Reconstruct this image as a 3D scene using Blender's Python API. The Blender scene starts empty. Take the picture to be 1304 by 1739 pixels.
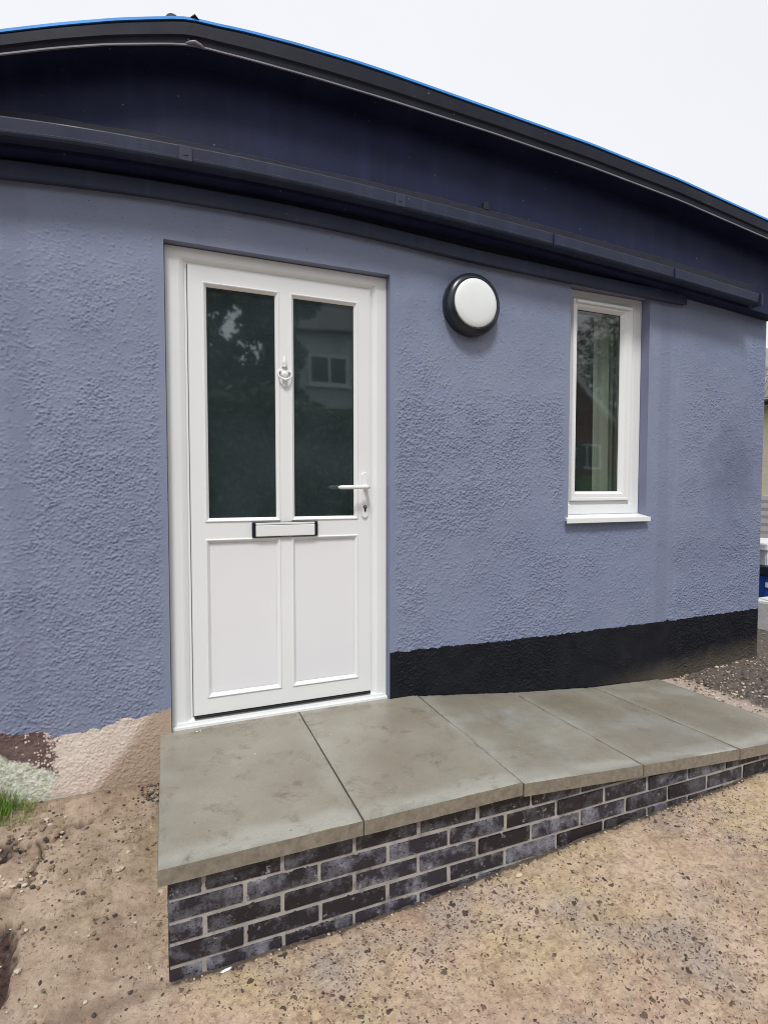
import bpy, bmesh, math, random
import numpy as np
from mathutils import Vector
random.seed(7); rng = np.random.default_rng(7)
S = bpy.context.scene
COL = S.collection
R = math.radians

# ---------------------------------------------------------------- camera
cd = bpy.data.cameras.new('camera'); cam = bpy.data.objects.new('camera', cd); COL.objects.link(cam)
S.camera = cam
cd.sensor_fit = 'HORIZONTAL'; cd.sensor_width = 36; cd.lens = 921.05/1304*36
cd.clip_start = .02; cd.clip_end = 2000
yaw, pitch = .3820, -.0425
cam.location = (-.0067, -2.4363, 1.0383)
fwd = Vector((math.sin(yaw)*math.cos(pitch), math.cos(yaw)*math.cos(pitch), math.sin(pitch)))
cam.rotation_euler = fwd.to_track_quat('-Z', 'Y').to_euler()

# ---------------------------------------------------------------- overcast sky
w = bpy.data.worlds.new('World'); S.world = w; w.use_nodes = True
nt = w.node_tree; bg = nt.nodes['Background']
sky = nt.nodes.new('ShaderNodeTexSky'); sky.sky_type = 'NISHITA'; sky.sun_disc = False
SUN_EL, SUN_AZ = R(57), R(204)
sky.sun_elevation = SUN_EL; sky.sun_rotation = SUN_AZ; sky.air_density = 1.2; sky.dust_density = 3
mx = nt.nodes.new('ShaderNodeMix'); mx.data_type = 'RGBA'; mx.inputs[0].default_value = .86
nt.links.new(sky.outputs[0], mx.inputs[6]); mx.inputs[7].default_value = (10.7, 10.7, 11.1, 1)   # cloud layer
tc = nt.nodes.new('ShaderNodeTexCoord'); nz = nt.nodes.new('ShaderNodeTexNoise')
nz.inputs['Scale'].default_value = 1.6; nz.inputs['Detail'].default_value = 4
mp = nt.nodes.new('ShaderNodeMapRange'); mp.inputs[3].default_value = .93; mp.inputs[4].default_value = 1.06
nt.links.new(tc.outputs['Generated'], nz.inputs['Vector']); nt.links.new(nz.outputs[0], mp.inputs[0])
vm = nt.nodes.new('ShaderNodeVectorMath'); vm.operation = 'SCALE'
nt.links.new(mx.outputs[2], vm.inputs[0]); nt.links.new(mp.outputs[0], vm.inputs['Scale'])
nt.links.new(vm.outputs[0], bg.inputs[0]); bg.inputs[1].default_value = .081
sl = bpy.data.lights.new('sun', 'SUN'); so = bpy.data.objects.new('sun', sl); COL.objects.link(so)
sl.energy = 2.1; sl.angle = R(12); sl.color = (1, .985, .965)
sd = Vector((math.sin(SUN_AZ)*math.cos(SUN_EL), math.cos(SUN_AZ)*math.cos(SUN_EL), math.sin(SUN_EL)))
so.rotation_euler = sd.to_track_quat('Z', 'Y').to_euler(); so.location = sd*20
S.view_settings.view_transform = 'Standard'; S.view_settings.look = 'None'
S.view_settings.gamma = 1; S.view_settings.exposure = .25
S.cycles.max_bounces = 8; S.cycles.transparent_max_bounces = 8
S.cycles.use_denoising = True; S.cycles.filter_width = 1.0

# ---------------------------------------------------------------- object helpers
def link(name, me, m=None, parent=None):
    o = bpy.data.objects.new(name, me); COL.objects.link(o)
    if me is not None and m is not None:
        for k in (m if isinstance(m, (list, tuple)) else [m]): me.materials.append(k)
    if parent: o.parent = parent
    return o
def tag(o, label=None, cat=None, group=None, kind=None):
    if label: o['label'] = label
    if cat: o['category'] = cat
    if group: o['group'] = group
    if kind: o['kind'] = kind
    return o
def empty(name, loc=(0, 0, 0)):
    o = bpy.data.objects.new(name, None); COL.objects.link(o); o.location = loc; return o
class MB:
    """collects boxes, prisms, lathes into one mesh"""
    def __init__(s): s.b = bmesh.new()
    def box(s, x0, x1, y0, y1, z0, z1, mi=0, bev=0, seg=2):
        vs = [s.b.verts.new((x, y, z)) for x in (x0, x1) for y in (y0, y1) for z in (z0, z1)]
        fs = []
        for f in ((0, 1, 3, 2), (4, 6, 7, 5), (0, 4, 5, 1), (2, 3, 7, 6), (0, 2, 6, 4), (1, 5, 7, 3)):
            q = s.b.faces.new([vs[i] for i in f]); q.material_index = mi; fs.append(q)
        if bev:
            es = list({e for f in fs for e in f.edges})
            r = bmesh.ops.bevel(s.b, geom=es, offset=bev, segments=seg, affect='EDGES', profile=.6)
            for f in r['faces']: f.material_index = mi
        return vs
    def hexa(s, p, mi=0, bev=0):
        """8 points: bottom 4 ccw, top 4 ccw"""
        vs = [s.b.verts.new(q) for q in p]; fs = []
        for f in ((3, 2, 1, 0), (4, 5, 6, 7), (0, 1, 5, 4), (1, 2, 6, 5), (2, 3, 7, 6), (3, 0, 4, 7)):
            q = s.b.faces.new([vs[i] for i in f]); q.material_index = mi; fs.append(q)
        if bev:
            es = list({e for f in fs for e in f.edges})
            r = bmesh.ops.bevel(s.b, geom=es, offset=bev, segments=2, affect='EDGES')
            for f in r['faces']: f.material_index = mi
        return vs
    def frame(s, x0, x1, z0, z1, prof, mi=0, smooth=False):
        """picture-frame: prof = [(inset, y), ...] swept round a rectangle with mitred corners"""
        rings = [[s.b.verts.new(q) for q in ((x0+i, y, z0+i), (x1-i, y, z0+i), (x1-i, y, z1-i), (x0+i, y, z1-i))] for i, y in prof]
        for a, b in zip(rings, rings[1:]):
            for k in range(4):
                f = s.b.faces.new((a[k], a[(k+1) % 4], b[(k+1) % 4], b[k])); f.material_index = mi
    def quad(s, p, mi=0):
        f = s.b.faces.new([s.b.verts.new(q) for q in p]); f.material_index = mi
    def tube(s, pts, r, n=10, mi=0, cap=True):
        pts = [Vector(p) for p in pts]; rr = r if isinstance(r, (list, tuple)) else [r]*len(pts); rings = []
        for i, p in enumerate(pts):
            d = (pts[min(i+1, len(pts)-1)] - pts[max(i-1, 0)]).normalized()
            a = d.orthogonal().normalized() if i == 0 else (rings_a - d*rings_a.dot(d)).normalized()
            rings_a = a; b = d.cross(a)
            rings.append([s.b.verts.new(p + (a*math.cos(t)+b*math.sin(t))*rr[i]) for t in [2*math.pi*k/n for k in range(n)]])
        for A, B in zip(rings, rings[1:]):
            for k in range(n):
                f = s.b.faces.new((A[k], A[(k+1) % n], B[(k+1) % n], B[k])); f.smooth = True; f.material_index = mi
        if cap:
            for q in (rings[0][::-1], rings[-1]): s.b.faces.new(q).material_index = mi
    def lathe(s, c, prof, n=64, mi=0, sx=1):
        """prof [(r, y)] round the -Y axis through c"""
        rings = []
        for r, y in prof:
            if r < 1e-6: rings.append([s.b.verts.new((c[0], c[1]+y, c[2]))])
            else: rings.append([s.b.verts.new((c[0]+r*sx*math.cos(t), c[1]+y, c[2]+r*math.sin(t))) for t in [2*math.pi*k/n for k in range(n)]])
        for A, B in zip(rings, rings[1:]):
            for k in range(n):
                if len(B) == 1: f = s.b.faces.new((A[k], A[(k+1) % n], B[0]))
                else: f = s.b.faces.new((A[k], A[(k+1) % n], B[(k+1) % n], B[k]))
                f.smooth = True; f.material_index = mi
    def build(s, name, m, parent=None, rn=True):
        if rn: bmesh.ops.recalc_face_normals(s.b, faces=s.b.faces)
        me = bpy.data.meshes.new(name); s.b.to_mesh(me); s.b.free()
        return link(name, me, m, parent)

def grid_mesh(name, X, Y, Z, mask=None, smooth=True):
    """X,Y,Z 2-D arrays (rows, cols); mask of faces to keep"""
    ny, nx = X.shape
    idx = np.arange(ny*nx).reshape(ny, nx)
    q = np.stack([idx[:-1, :-1], idx[:-1, 1:], idx[1:, 1:], idx[1:, :-1]], -1)
    q = q[mask] if mask is not None else q.reshape(-1, 4)
    used, inv = np.unique(q.ravel(), return_inverse=True)
    co = np.stack([X, Y, Z], -1).reshape(-1, 3)[used].astype(np.float32)
    me = bpy.data.meshes.new(name)
    me.vertices.add(len(co)); me.vertices.foreach_set('co', co.ravel())
    n = len(q); me.loops.add(n*4); me.loops.foreach_set('vertex_index', inv.astype(np.int32).ravel())
    me.polygons.add(n); me.polygons.foreach_set('loop_start', np.arange(0, n*4, 4, dtype=np.int32))
    me.polygons.foreach_set('use_smooth', np.full(n, smooth))
    me.update(); me.validate()
    return me

# numpy noise
def h2(i, j, k=0):
    x = (i.astype(np.int64)*374761393 + j.astype(np.int64)*668265263 + k*1274126177) & 0xffffffff
    x = ((x ^ (x >> 13))*1274126177) & 0xffffffff
    return ((x ^ (x >> 16)) & 0xffffff)/float(0x1000000)
def vnoise(x, y, k=0):
    i, j = np.floor(x), np.floor(y); u, v = x-i, y-j; u = u*u*(3-2*u); v = v*v*(3-2*v)
    i = i.astype(np.int64); j = j.astype(np.int64)
    a, b, c, d = h2(i, j, k), h2(i+1, j, k), h2(i, j+1, k), h2(i+1, j+1, k)
    return (a*(1-u)+b*u)*(1-v)+(c*(1-u)+d*u)*v
def fbm(x, y, o=4, k=0):
    s = 0; a = 1; t = 0
    for n in range(o): s = s+a*vnoise(x*2**n+17*n, y*2**n-9*n, k+n); t += a; a *= .5
    return s/t
def lumps(x, y, dens, k=0, jit=.9):
    """sparse rounded lumps, one per unit cell; dens 0..1 chance per cell"""
    i0, j0 = np.floor(x).astype(np.int64), np.floor(y).astype(np.int64); out = np.zeros_like(x)
    for di in (-1, 0, 1):
        for dj in (-1, 0, 1):
            i, j = i0+di, j0+dj
            cx = i+.5+(h2(i, j, k)-.5)*jit; cy = j+.5+(h2(i, j, k+1)-.5)*jit
            r = .34+.42*h2(i, j, k+2); on = (h2(i, j, k+3) < dens)
            th = h2(i, j, k+4)*1.6-1.3
            dx, dy = x-cx, y-cy; a = dx*np.cos(th)+dy*np.sin(th); b = -dx*np.sin(th)+dy*np.cos(th)
            d = (a*a/1.15+b*b*1.1)/(r*r)
            out = np.maximum(out, np.clip(1-d, 0, 1)**.45*on*(.45+.55*h2(i, j, k+5)))
    return out
def sstep(a, b, x): t = np.clip((x-a)/(b-a), 0, 1); return t*t*(3-2*t)

# ---------------------------------------------------------------- material helpers
class N:
    def __init__(s, name, rough=.5, spec=.5, metal=0, col=None):
        s.m = bpy.data.materials.new(name); s.m.use_nodes = True; s.t = s.m.node_tree
        s.p = s.t.nodes['Principled BSDF']; s.p.inputs['Roughness'].default_value = rough
        s.p.inputs['Specular IOR Level'].default_value = spec; s.p.inputs['Metallic'].default_value = metal
        if col: s.p.inputs['Base Color'].default_value = (*col, 1)
        s.co = s.t.nodes.new('ShaderNodeTexCoord'); s.P = s.co.outputs['Object']; s.G = s.co.outputs['Generated']
    def n(s, t, **k):
        o = s.t.nodes.new(t)
        for a, b in k.items(): setattr(o, a, b)
        return o
    def set(s, sock, v):
        if isinstance(v, bpy.types.NodeSocket): s.t.links.new(v, sock)
        elif isinstance(v, (tuple, list)) and len(v) == 3 and sock.type == 'RGBA': sock.default_value = (*v, 1)
        else: sock.default_value = v
    def noise(s, sc, det=4, ro=.5, vec=None, dist=0):
        o = s.n('ShaderNodeTexNoise'); s.set(o.inputs['Vector'], vec or s.P); o.inputs['Scale'].default_value = sc
        o.inputs['Detail'].default_value = det; o.inputs['Roughness'].default_value = ro; o.inputs['Distortion'].default_value = dist
        return o.outputs[0]
    def vor(s, sc, feat='F1', vec=None, rnd=1):
        o = s.n('ShaderNodeTexVoronoi', feature=feat); s.set(o.inputs['Vector'], vec or s.P); o.inputs['Scale'].default_value = sc
        o.inputs['Randomness'].default_value = rnd
        return o.outputs['Distance'], o.outputs.get('Color')
    def map(s, v, a, b, c=0, d=1):
        o = s.n('ShaderNodeMapRange'); s.set(o.inputs[0], v)
        for k, q in zip((1, 2, 3, 4), (a, b, c, d)): s.set(o.inputs[k], q)
        return o.outputs[0]
    def math(s, op, a, b=0, c=0):
        o = s.n('ShaderNodeMath', operation=op); s.set(o.inputs[0], a); s.set(o.inputs[1], b)
        if op in ('MULTIPLY_ADD', 'SMOOTH_MIN', 'SMOOTH_MAX'): s.set(o.inputs[2], c)
        return o.outputs[0]
    def mix(s, f, a, b, bl='MIX'):
        o = s.n('ShaderNodeMix', data_type='RGBA', blend_type=bl); s.set(o.inputs[0], f); s.set(o.inputs[6], a); s.set(o.inputs[7], b)
        return o.outputs[2]
    def sep(s, v=None):
        o = s.n('ShaderNodeSeparateXYZ'); s.set(o.inputs[0], v or s.P); return o.outputs
    def scale(s, v, sc):
        o = s.n('ShaderNodeMapping'); s.set(o.inputs[0], v or s.P); o.inputs['Scale'].default_value = sc; return o.outputs[0]
    def bump(s, h, st=.5, d=.01):
        o = s.n('ShaderNodeBump'); s.set(o.inputs['Height'], h); o.inputs['Strength'].default_value = st; o.inputs['Distance'].default_value = d
        s.t.links.new(o.outputs[0], s.p.inputs['Normal']); return o
    def col(s, c): s.set(s.p.inputs['Base Color'], c)
    def rough(s, r): s.set(s.p.inputs['Roughness'], r)

def m_wall():
    a = N('lavender_masonry_paint', .62, .35)
    c = a.mix(a.map(a.noise(1.7, 5, .6), .35, .68), (.192, .224, .330), (.232, .268, .368))
    c = a.mix(a.map(a.noise(6, 5, .65), .4, .75, 0, .45), c, (.262, .265, .350))
    c = a.mix(a.map(a.noise(.9, 3, .5), .42, .6, 0, .5), c, (.184, .220, .342))
    xx, yy, zz = a.sep()
    jx = a.math('ADD', xx, a.math('MULTIPLY', a.math('SUBTRACT', a.noise(8, 5, .7), .5), .05))
    for cx_, wd_ in ((2.80, .055), (-.52, .05)):
        st_ = a.map(a.math('ABSOLUTE', a.math('SUBTRACT', jx, cx_)), wd_, wd_*.6, 0, .38)
        c = a.mix(st_, c, (.175, .19, .285))
    # damp dark patch near the right corner and vertical drips
    x, y, z = a.sep()
    dx = a.math('SUBTRACT', x, 3.42); dz = a.math('SUBTRACT', z, 1.18)
    d = a.math('SQRT', a.math('ADD', a.math('MULTIPLY', dx, dx), a.math('MULTIPLY', a.math('MULTIPLY', dz, dz), .62)))
    d = a.math('ADD', d, a.math('MULTIPLY', a.math('SUBTRACT', a.noise(7, 5, .7), .5), .5))
    c = a.mix(a.map(d, .33, .08, 0, .62), c, (.11, .125, .20))
    dz2 = a.math('ADD', a.math('ABSOLUTE', a.math('SUBTRACT', z, .66)), a.math('MULTIPLY', a.math('SUBTRACT', a.noise(3.5, 4, .6), .5), .7))
    right = a.map(x, 2.5, 2.9)
    c = a.mix(a.math('MULTIPLY', a.map(dz2, .22, .02, 0, .3), right), c, (.14, .155, .24))
    v = a.noise(1, 4, .6, a.scale(a.P, (9, 1, .5)))
    c = a.mix(a.map(v, .5, .8, 0, .22), c, (.19, .22, .35))
    # pinholes the roller missed
    dd, cc = a.vor(60)
    hole = a.math('MULTIPLY', a.map(dd, .16, .1), a.math('GREATER_THAN', a.sep(cc)[0], .93))
    c = a.mix(hole, c, (.04, .045, .075))
    a.col(c)
    h = a.noise(230, 3, .6)
    a.bump(h, .8, .0016); return a.m
def m_smoothpaint():
    a = N('smooth_lavender_paint', .55, .35)
    a.col(a.mix(a.map(a.noise(5, 5), .35, .7), (.17, .185, .28), (.215, .23, .32)))
    a.bump(a.noise(90, 4), .3, .001); return a.m
def m_plinth():
    a = N('black_masonry_paint', .6, .2)
    x, y, z = a.sep()
    c = a.mix(a.map(a.noise(9, 5, .65), .35, .75), (.007, .008, .012), (.015, .016, .021))
    # dried mud splash just above the soil at the right
    base = a.map(x, 2.3, 3.7, -.17, -.06)
    mud = a.map(a.math('ADD', a.math('SUBTRACT', z, base), a.math('MULTIPLY', a.math('SUBTRACT', a.noise(9, 5, .7), .5), .16)), .12, 0.0)
    mud = a.math('MULTIPLY', mud, a.map(x, 2.2, 2.8))
    c = a.mix(a.math('MULTIPLY', mud, .55), c, (.13, .11, .085))
    a.col(c); a.bump(a.math('ADD', a.noise(220, 3, .6), a.noise(70, 3, .6)), .6, .002); return a.m
def m_bare():
    a = N('unpainted_base_render', .85, .2)
    x, y, z = a.sep()
    c = a.mix(a.map(a.noise(7, 5, .6), .3, .7), (.60, .50, .43), (.72, .635, .57))
    # ochre damp triangle beside the slab
    t = a.math('ADD', a.math('ADD', x, a.math('MULTIPLY', z, -.75)), a.math('MULTIPLY', a.math('SUBTRACT', a.noise(14, 4, .6), .5), .06))
    c = a.mix(a.map(t, -.175, -.13, 0, .8), c, (.36, .265, .185))
    # old brown coating with flaked white flecks left of x=-.43, pale mineral patch under it
    e = a.math('ADD', x, a.math('MULTIPLY', a.math('SUBTRACT', a.noise(16, 6, .75), .5), .20))
    left = a.map(e, -.43, -.445)
    dd, cc = a.vor(95)
    fl = a.math('MULTIPLY', a.map(dd, .5, .35), a.math('GREATER_THAN', a.math('ADD', a.sep(cc)[0], a.map(x, -.56, -.44, -.25, .3)), .68))
    br = a.mix(a.map(a.noise(18, 5, .7), .3, .7), (.10, .065, .06), (.20, .14, .13))
    br = a.mix(fl, br, (.62, .5, .46))
    pz = a.math('ADD', a.math('ADD', z, a.math('MULTIPLY', x, .5)), a.math('MULTIPLY', a.math('SUBTRACT', a.noise(20, 5, .7), .5), .12))
    mint = a.mix(a.map(a.noise(45, 5, .7), .4, .62), (.72, .73, .66), (.38, .40, .28))
    br = a.mix(a.map(pz, -.285, -.305), br, mint)
    c = a.mix(left, c, br)
    c = a.mix(a.map(a.math('ADD', z, a.math('MULTIPLY', a.noise(15, 4), .06)), -.13, -.19, 0, .35), c, (.25, .19, .13))
    a.col(c); a.bump(a.math('ADD', a.noise(180, 3, .6), a.noise(60, 4, .6)), .7, .003); return a.m
def m_upvc(name='white_plastic', col=(.80, .815, .815)):
    a = N(name, .32, .5)
    a.col(a.mix(a.map(a.noise(3, 3), .3, .7), col, tuple(q*.96 for q in col)))
    a.bump(a.noise(9, 2), .03, .002); return a.m
def m_simple(name, col, rough=.5, var=.15, sc=12, bump=0, bs=60, metal=0, spec=.5):
    a = N(name, rough, spec, metal)
    a.col(a.mix(a.map(a.noise(sc, 5, .6), .3, .7), tuple(q*(1-var) for q in col), tuple(q*(1+var) for q in col)))
    if bump: a.bump(a.noise(bs, 4, .6), .6, bump)
    return a.m
def m_dark_board(name, c0, c1, rough, spec=.2):
    a = N(name, rough, spec)
    c = a.mix(a.map(a.noise(4, 6, .65), .3, .72), c0, c1)
    c = a.mix(a.map(a.noise(1, 4, .6, a.scale(a.P, (14, 3, 1.4))), .52, .8, 0, .35), c, tuple(q*1.9 for q in c1))
    dd, cc = a.vor(30)
    c = a.mix(a.math('MULTIPLY', a.map(dd, .12, .05), a.math('GREATER_THAN', a.sep(cc)[0], .9)), c, (.16, .16, .2))
    a.col(c); a.rough(a.map(a.noise(8, 4), .3, .7, rough-.08, rough+.12))
    a.bump(a.noise(50, 4, .6), .25, .002); return a.m
def m_slab():
    a = N('grey_concrete_slab', .6, .4)
    oi = a.n('ShaderNodeObjectInfo'); rnd = oi.outputs['Random']
    off = a.n('ShaderNodeVectorMath', operation='ADD'); a.set(off.inputs[0], a.P)
    cmb = a.n('ShaderNodeCombineXYZ'); a.set(cmb.inputs[0], a.math('MULTIPLY', rnd, 40)); a.set(cmb.inputs[1], a.math('MULTIPLY', rnd, 13)); a.set(off.inputs[1], cmb.outputs[0])
    V = off.outputs[0]
    gx, gy, gz = a.sep(a.G)
    e = a.math('MINIMUM', a.math('MULTIPLY', a.math('MINIMUM', gx, a.math('SUBTRACT', 1, gx)), .6), a.math('MULTIPLY', a.math('MINIMUM', gy, a.math('SUBTRACT', 1, gy)), .88))
    e = a.math('ADD', e, a.math('MULTIPLY', a.math('SUBTRACT', a.noise(6, 5, .6, V), .5), .16))
    c = a.mix(a.map(a.noise(3.2, 5, .6, V), .32, .68), (.228, .205, .160), (.290, .270, .220))
    geo = a.n('ShaderNodeNewGeometry'); up = a.map(a.sep(geo.outputs['Normal'])[2], .5, .8)
    fr_ = a.math('ADD', a.math('MULTIPLY', gy, .88), a.math('MULTIPLY', a.math('SUBTRACT', a.noise(5, 5, .6, V), .5), .13))
    ed = a.math('MAXIMUM', a.map(e, .075, .0, 0, .3), a.map(fr_, .10, .05, 0, .65))
    c = a.mix(a.math('MULTIPLY', ed, up), c, (.375, .38, .335))            # paler border
    c = a.mix(a.math('MULTIPLY', a.map(a.noise(2.6, 4, .6, V), .52, .66, 0, .6), a.math('GREATER_THAN', a.sep(a.P)[0], 1.15)), c, (.335, .352, .325))
    st = a.math('MULTIPLY', a.map(a.noise(7.5, 6, .75, V, .6), .53, .68), a.map(a.noise(28, 5, .7, V), .35, .6))
    c = a.mix(a.math('MULTIPLY', st, a.map(a.sep(a.P)[0], .9, 1.4, .9, .35)), c, (.115, .085, .055))              # brown foot stains
    dd, cc = a.vor(26, vec=V)
    c = a.mix(a.math('MULTIPLY', a.map(dd, .10, .06), a.math('GREATER_THAN', a.sep(cc)[0], .93)), c, (.05, .04, .035))
    c = a.mix(a.map(a.noise(1.7, 5, .65, V), .5, .64, 0, .45), c, (.20, .172, .125))      # damp brown areas
    c = a.mix(a.map(a.noise(190, 4, .75, V), .5, .7, 0, .45), c, (.17, .155, .12)); c = a.mix(a.map(a.noise(130, 4, .75, V), .55, .72, 0, .4), c, (.42, .41, .37))
    c = a.mix(a.math('SUBTRACT', 1, up), c, a.mix(a.map(a.noise(40, 5, .7, V), .35, .65), (.17, .148, .115), (.26, .235, .19)))   # side faces coloured darker and browner than the top
    a.col(c); a.rough(a.map(a.noise(2.2, 4, .55, V), .40, .60, .15, .5))
    a.bump(a.math('ADD', a.noise(240, 3, .6, V), a.math('MULTIPLY', a.noise(30, 4, .6, V), .6)), .35, .0012); return a.m
def m_brick():
    a = N('blue_grey_engineering_brick', .5, .45)
    at = a.n('ShaderNodeAttribute', attribute_name='tone', attribute_type='GEOMETRY'); t = at.outputs['Fac']
    off = a.n('ShaderNodeVectorMath', operation='ADD'); a.set(off.inputs[0], a.P)
    cmb = a.n('ShaderNodeCombineXYZ'); a.set(cmb.inputs[0], a.math('MULTIPLY', t, 50)); a.set(off.inputs[1], cmb.outputs[0]); V = off.outputs[0]
    c = a.mix(t, (.011, .008, .012), (.030, .027, .040))
    k = a.map(a.noise(9, 6, .74, V), .48, .66)
    c = a.mix(a.math('MULTIPLY', k, a.map(t, .1, .9, .3, .8)), c, (.30, .31, .37))   # lime bloom
    c = a.mix(a.map(a.noise(25, 4, .7, V), .56, .72, 0, .5), c, (.02, .016, .02))
    dd, cc = a.vor(150, vec=V)
    c = a.mix(a.map(a.noise(34, 5, .75, V), .60, .70, 0, .55), c, (.46, .45, .47))   # chalky smears
    pit = a.math('MULTIPLY', a.map(dd, .42, .22), a.math('GREATER_THAN', a.sep(cc)[0], .78))
    c = a.mix(pit, c, (.008, .007, .01))
    a.col(c)
    a.bump(a.math('SUBTRACT', a.noise(120, 4, .65, V), pit), .55, .0025); return a.m
def m_mortar():
    a = N('grey_mortar', .9, .2)
    mc = a.mix(a.map(a.noise(18, 5, .65), .3, .7), (.29, .268, .25), (.44, .415, .39)); a.col(a.mix(a.map(a.noise(7, 6, .75), .52, .68, 0, .75), mc, (.11, .095, .085)))
    a.bump(a.noise(160, 4, .7), .8, .002); return a.m
def m_ground():
    a = N('rough_buff_concrete', .78, .3)
    x, y, z = a.sep()
    P2 = a.scale(a.P, (1, 1, 0))
    big = a.noise(1.15, 4, .55, P2); mid = a.noise(6.5, 6, .68, P2); fine = a.noise(60, 5, .7, P2)
    c = a.mix(a.map(big, .42, .58), (.45, .305, .225), (.50, .385, .215))       # pinkish to sandy
    c = a.mix(a.map(a.noise(3.6, 4, .6, P2), .5, .64, 0, .7), c, (.60, .45, .36))            # worn smooth pinkish skin
    c = a.mix(a.map(mid, .36, .66, 0, .8), c, (.55, .43, .315))
    c = a.mix(a.map(a.noise(2.7, 5, .6, P2), .52, .66, 0, .7), c, (.33, .29, .265))   # greyer dusty patches
    c = a.mix(a.map(a.noise(17, 6, .75, P2), .49, .62, 0, .6), c, (.25, .165, .115))
    c = a.mix(a.map(a.noise(1.5, 6, .72, P2), .53, .66, 0, .5), c, (.27, .20, .15))          # damp stains
    c = a.mix(a.map(fine, .50, .66, 0, .7), c, (.19, .135, .095))
    c = a.mix(a.map(a.noise(85, 4, .7, P2), .54, .68, 0, .6), c, (.66, .54, .40))
    # left strip is browner and damp
    lf = a.map(a.math('ADD', x, a.math('MULTIPLY', a.math('SUBTRACT', mid, .5), .14)), .03, -.06, 0, .62)
    c = a.mix(lf, c, a.mix(a.map(mid, .40, .62), (.20, .145, .108), (.46, .36, .275)))
    # exposed stone chips
    warp = a.n('ShaderNodeVectorMath', operation='ADD'); a.set(warp.inputs[0], P2)
    wn = a.n('ShaderNodeTexNoise'); a.set(wn.inputs['Vector'], P2); wn.inputs['Scale'].default_value = 45
    ws = a.n('ShaderNodeVectorMath', operation='SCALE'); a.set(ws.inputs[0], wn.outputs[1]); ws.inputs['Scale'].default_value = .035; a.set(warp.inputs[1], ws.outputs[0])
    W = warp.outputs[0]
    chips = []
    dens = a.map(a.noise(2.6, 4, .65, P2), .38, .62, -.12, .34)
    for sc, thr, base in ((38, .30, .60), (75, .33, .50), (120, .36, .5)):
        dd, cc = a.vor(sc, vec=W); s3 = a.sep(cc)
        on = a.math('GREATER_THAN', a.math('ADD', s3[0], dens), base+.36)
        m = a.math('MULTIPLY', a.map(dd, thr, thr*.85), on)
        tone = a.mix(s3[1], (.030, .020, .018), (.15, .10, .08))
        c = a.mix(a.math('MULTIPLY', m, a.map(x, -.1, .1, .55, .9)), c, tone); chips.append(m)
    # dark earth and gravel right of the ramp, by the wall
    ex = a.math('ADD', a.math('ADD', x, a.math('MULTIPLY', y, .08)), a.math('MULTIPLY', a.math('SUBTRACT', a.noise(11, 5, .7, P2), .5), .16))
    earth = a.map(ex, 2.93, 2.99)
    ec = a.mix(a.map(a.noise(40, 5, .7, P2), .35, .68), (.06, .05, .043), (.17, .14, .115))
    dd, cc = a.vor(55, vec=W)
    ec = a.mix(a.math('MULTIPLY', a.map(dd, .4, .25), a.math('GREATER_THAN', a.sep(cc)[0], .8)), ec, (.36, .31, .25))
    c = a.mix(earth, c, ec)
    # smooth pink mortar fillet round the ramp end
    fil = a.math('MULTIPLY', a.map(a.math('ADD', x, a.math('MULTIPLY', a.math('SUBTRACT', a.noise(16, 4), .5), .05)), 2.74, 2.76), a.math('SUBTRACT', 1, earth))
    c = a.mix(a.math('MULTIPLY', fil, a.map(y, -1.0, -.8)), c, (.42, .345, .29))
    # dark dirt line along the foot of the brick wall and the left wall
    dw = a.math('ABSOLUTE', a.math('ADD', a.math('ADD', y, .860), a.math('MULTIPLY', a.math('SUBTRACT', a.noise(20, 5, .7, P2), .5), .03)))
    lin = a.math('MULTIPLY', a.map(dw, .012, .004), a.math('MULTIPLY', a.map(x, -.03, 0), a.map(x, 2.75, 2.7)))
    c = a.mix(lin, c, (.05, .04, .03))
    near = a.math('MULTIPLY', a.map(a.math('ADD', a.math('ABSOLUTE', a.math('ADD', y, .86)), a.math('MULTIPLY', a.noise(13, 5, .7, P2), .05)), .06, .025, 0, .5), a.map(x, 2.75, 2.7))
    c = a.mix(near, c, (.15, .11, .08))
    # the broken-out earth hole at the far left
    at = a.n('ShaderNodeAttribute', attribute_name='soil', attribute_type='GEOMETRY')
    c = a.mix(at.outputs['Fac'], c, a.mix(a.map(fine, .4, .65), (.04, .025, .02), (.11, .065, .05)))
    # past the drive: dull tarmac
    far = a.math('MAXIMUM', a.map(a.math('ABSOLUTE', a.math('ADD', y, 1)), 3.2, 3.4), a.map(a.math('ABSOLUTE', a.math('SUBTRACT', x, 1.5)), 5.2, 5.4))
    c = a.mix(far, c, a.mix(a.map(fine, .4, .6), (.10, .10, .10), (.16, .155, .15)))
    a.col(c)
    h = a.math('ADD', a.noise(150, 4, .7, P2), a.math('MULTIPLY', chips[0], .7))
    a.bump(h, 1, .006); a.rough(a.map(mid, .3, .7, .6, .9)); return a.m
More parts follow.
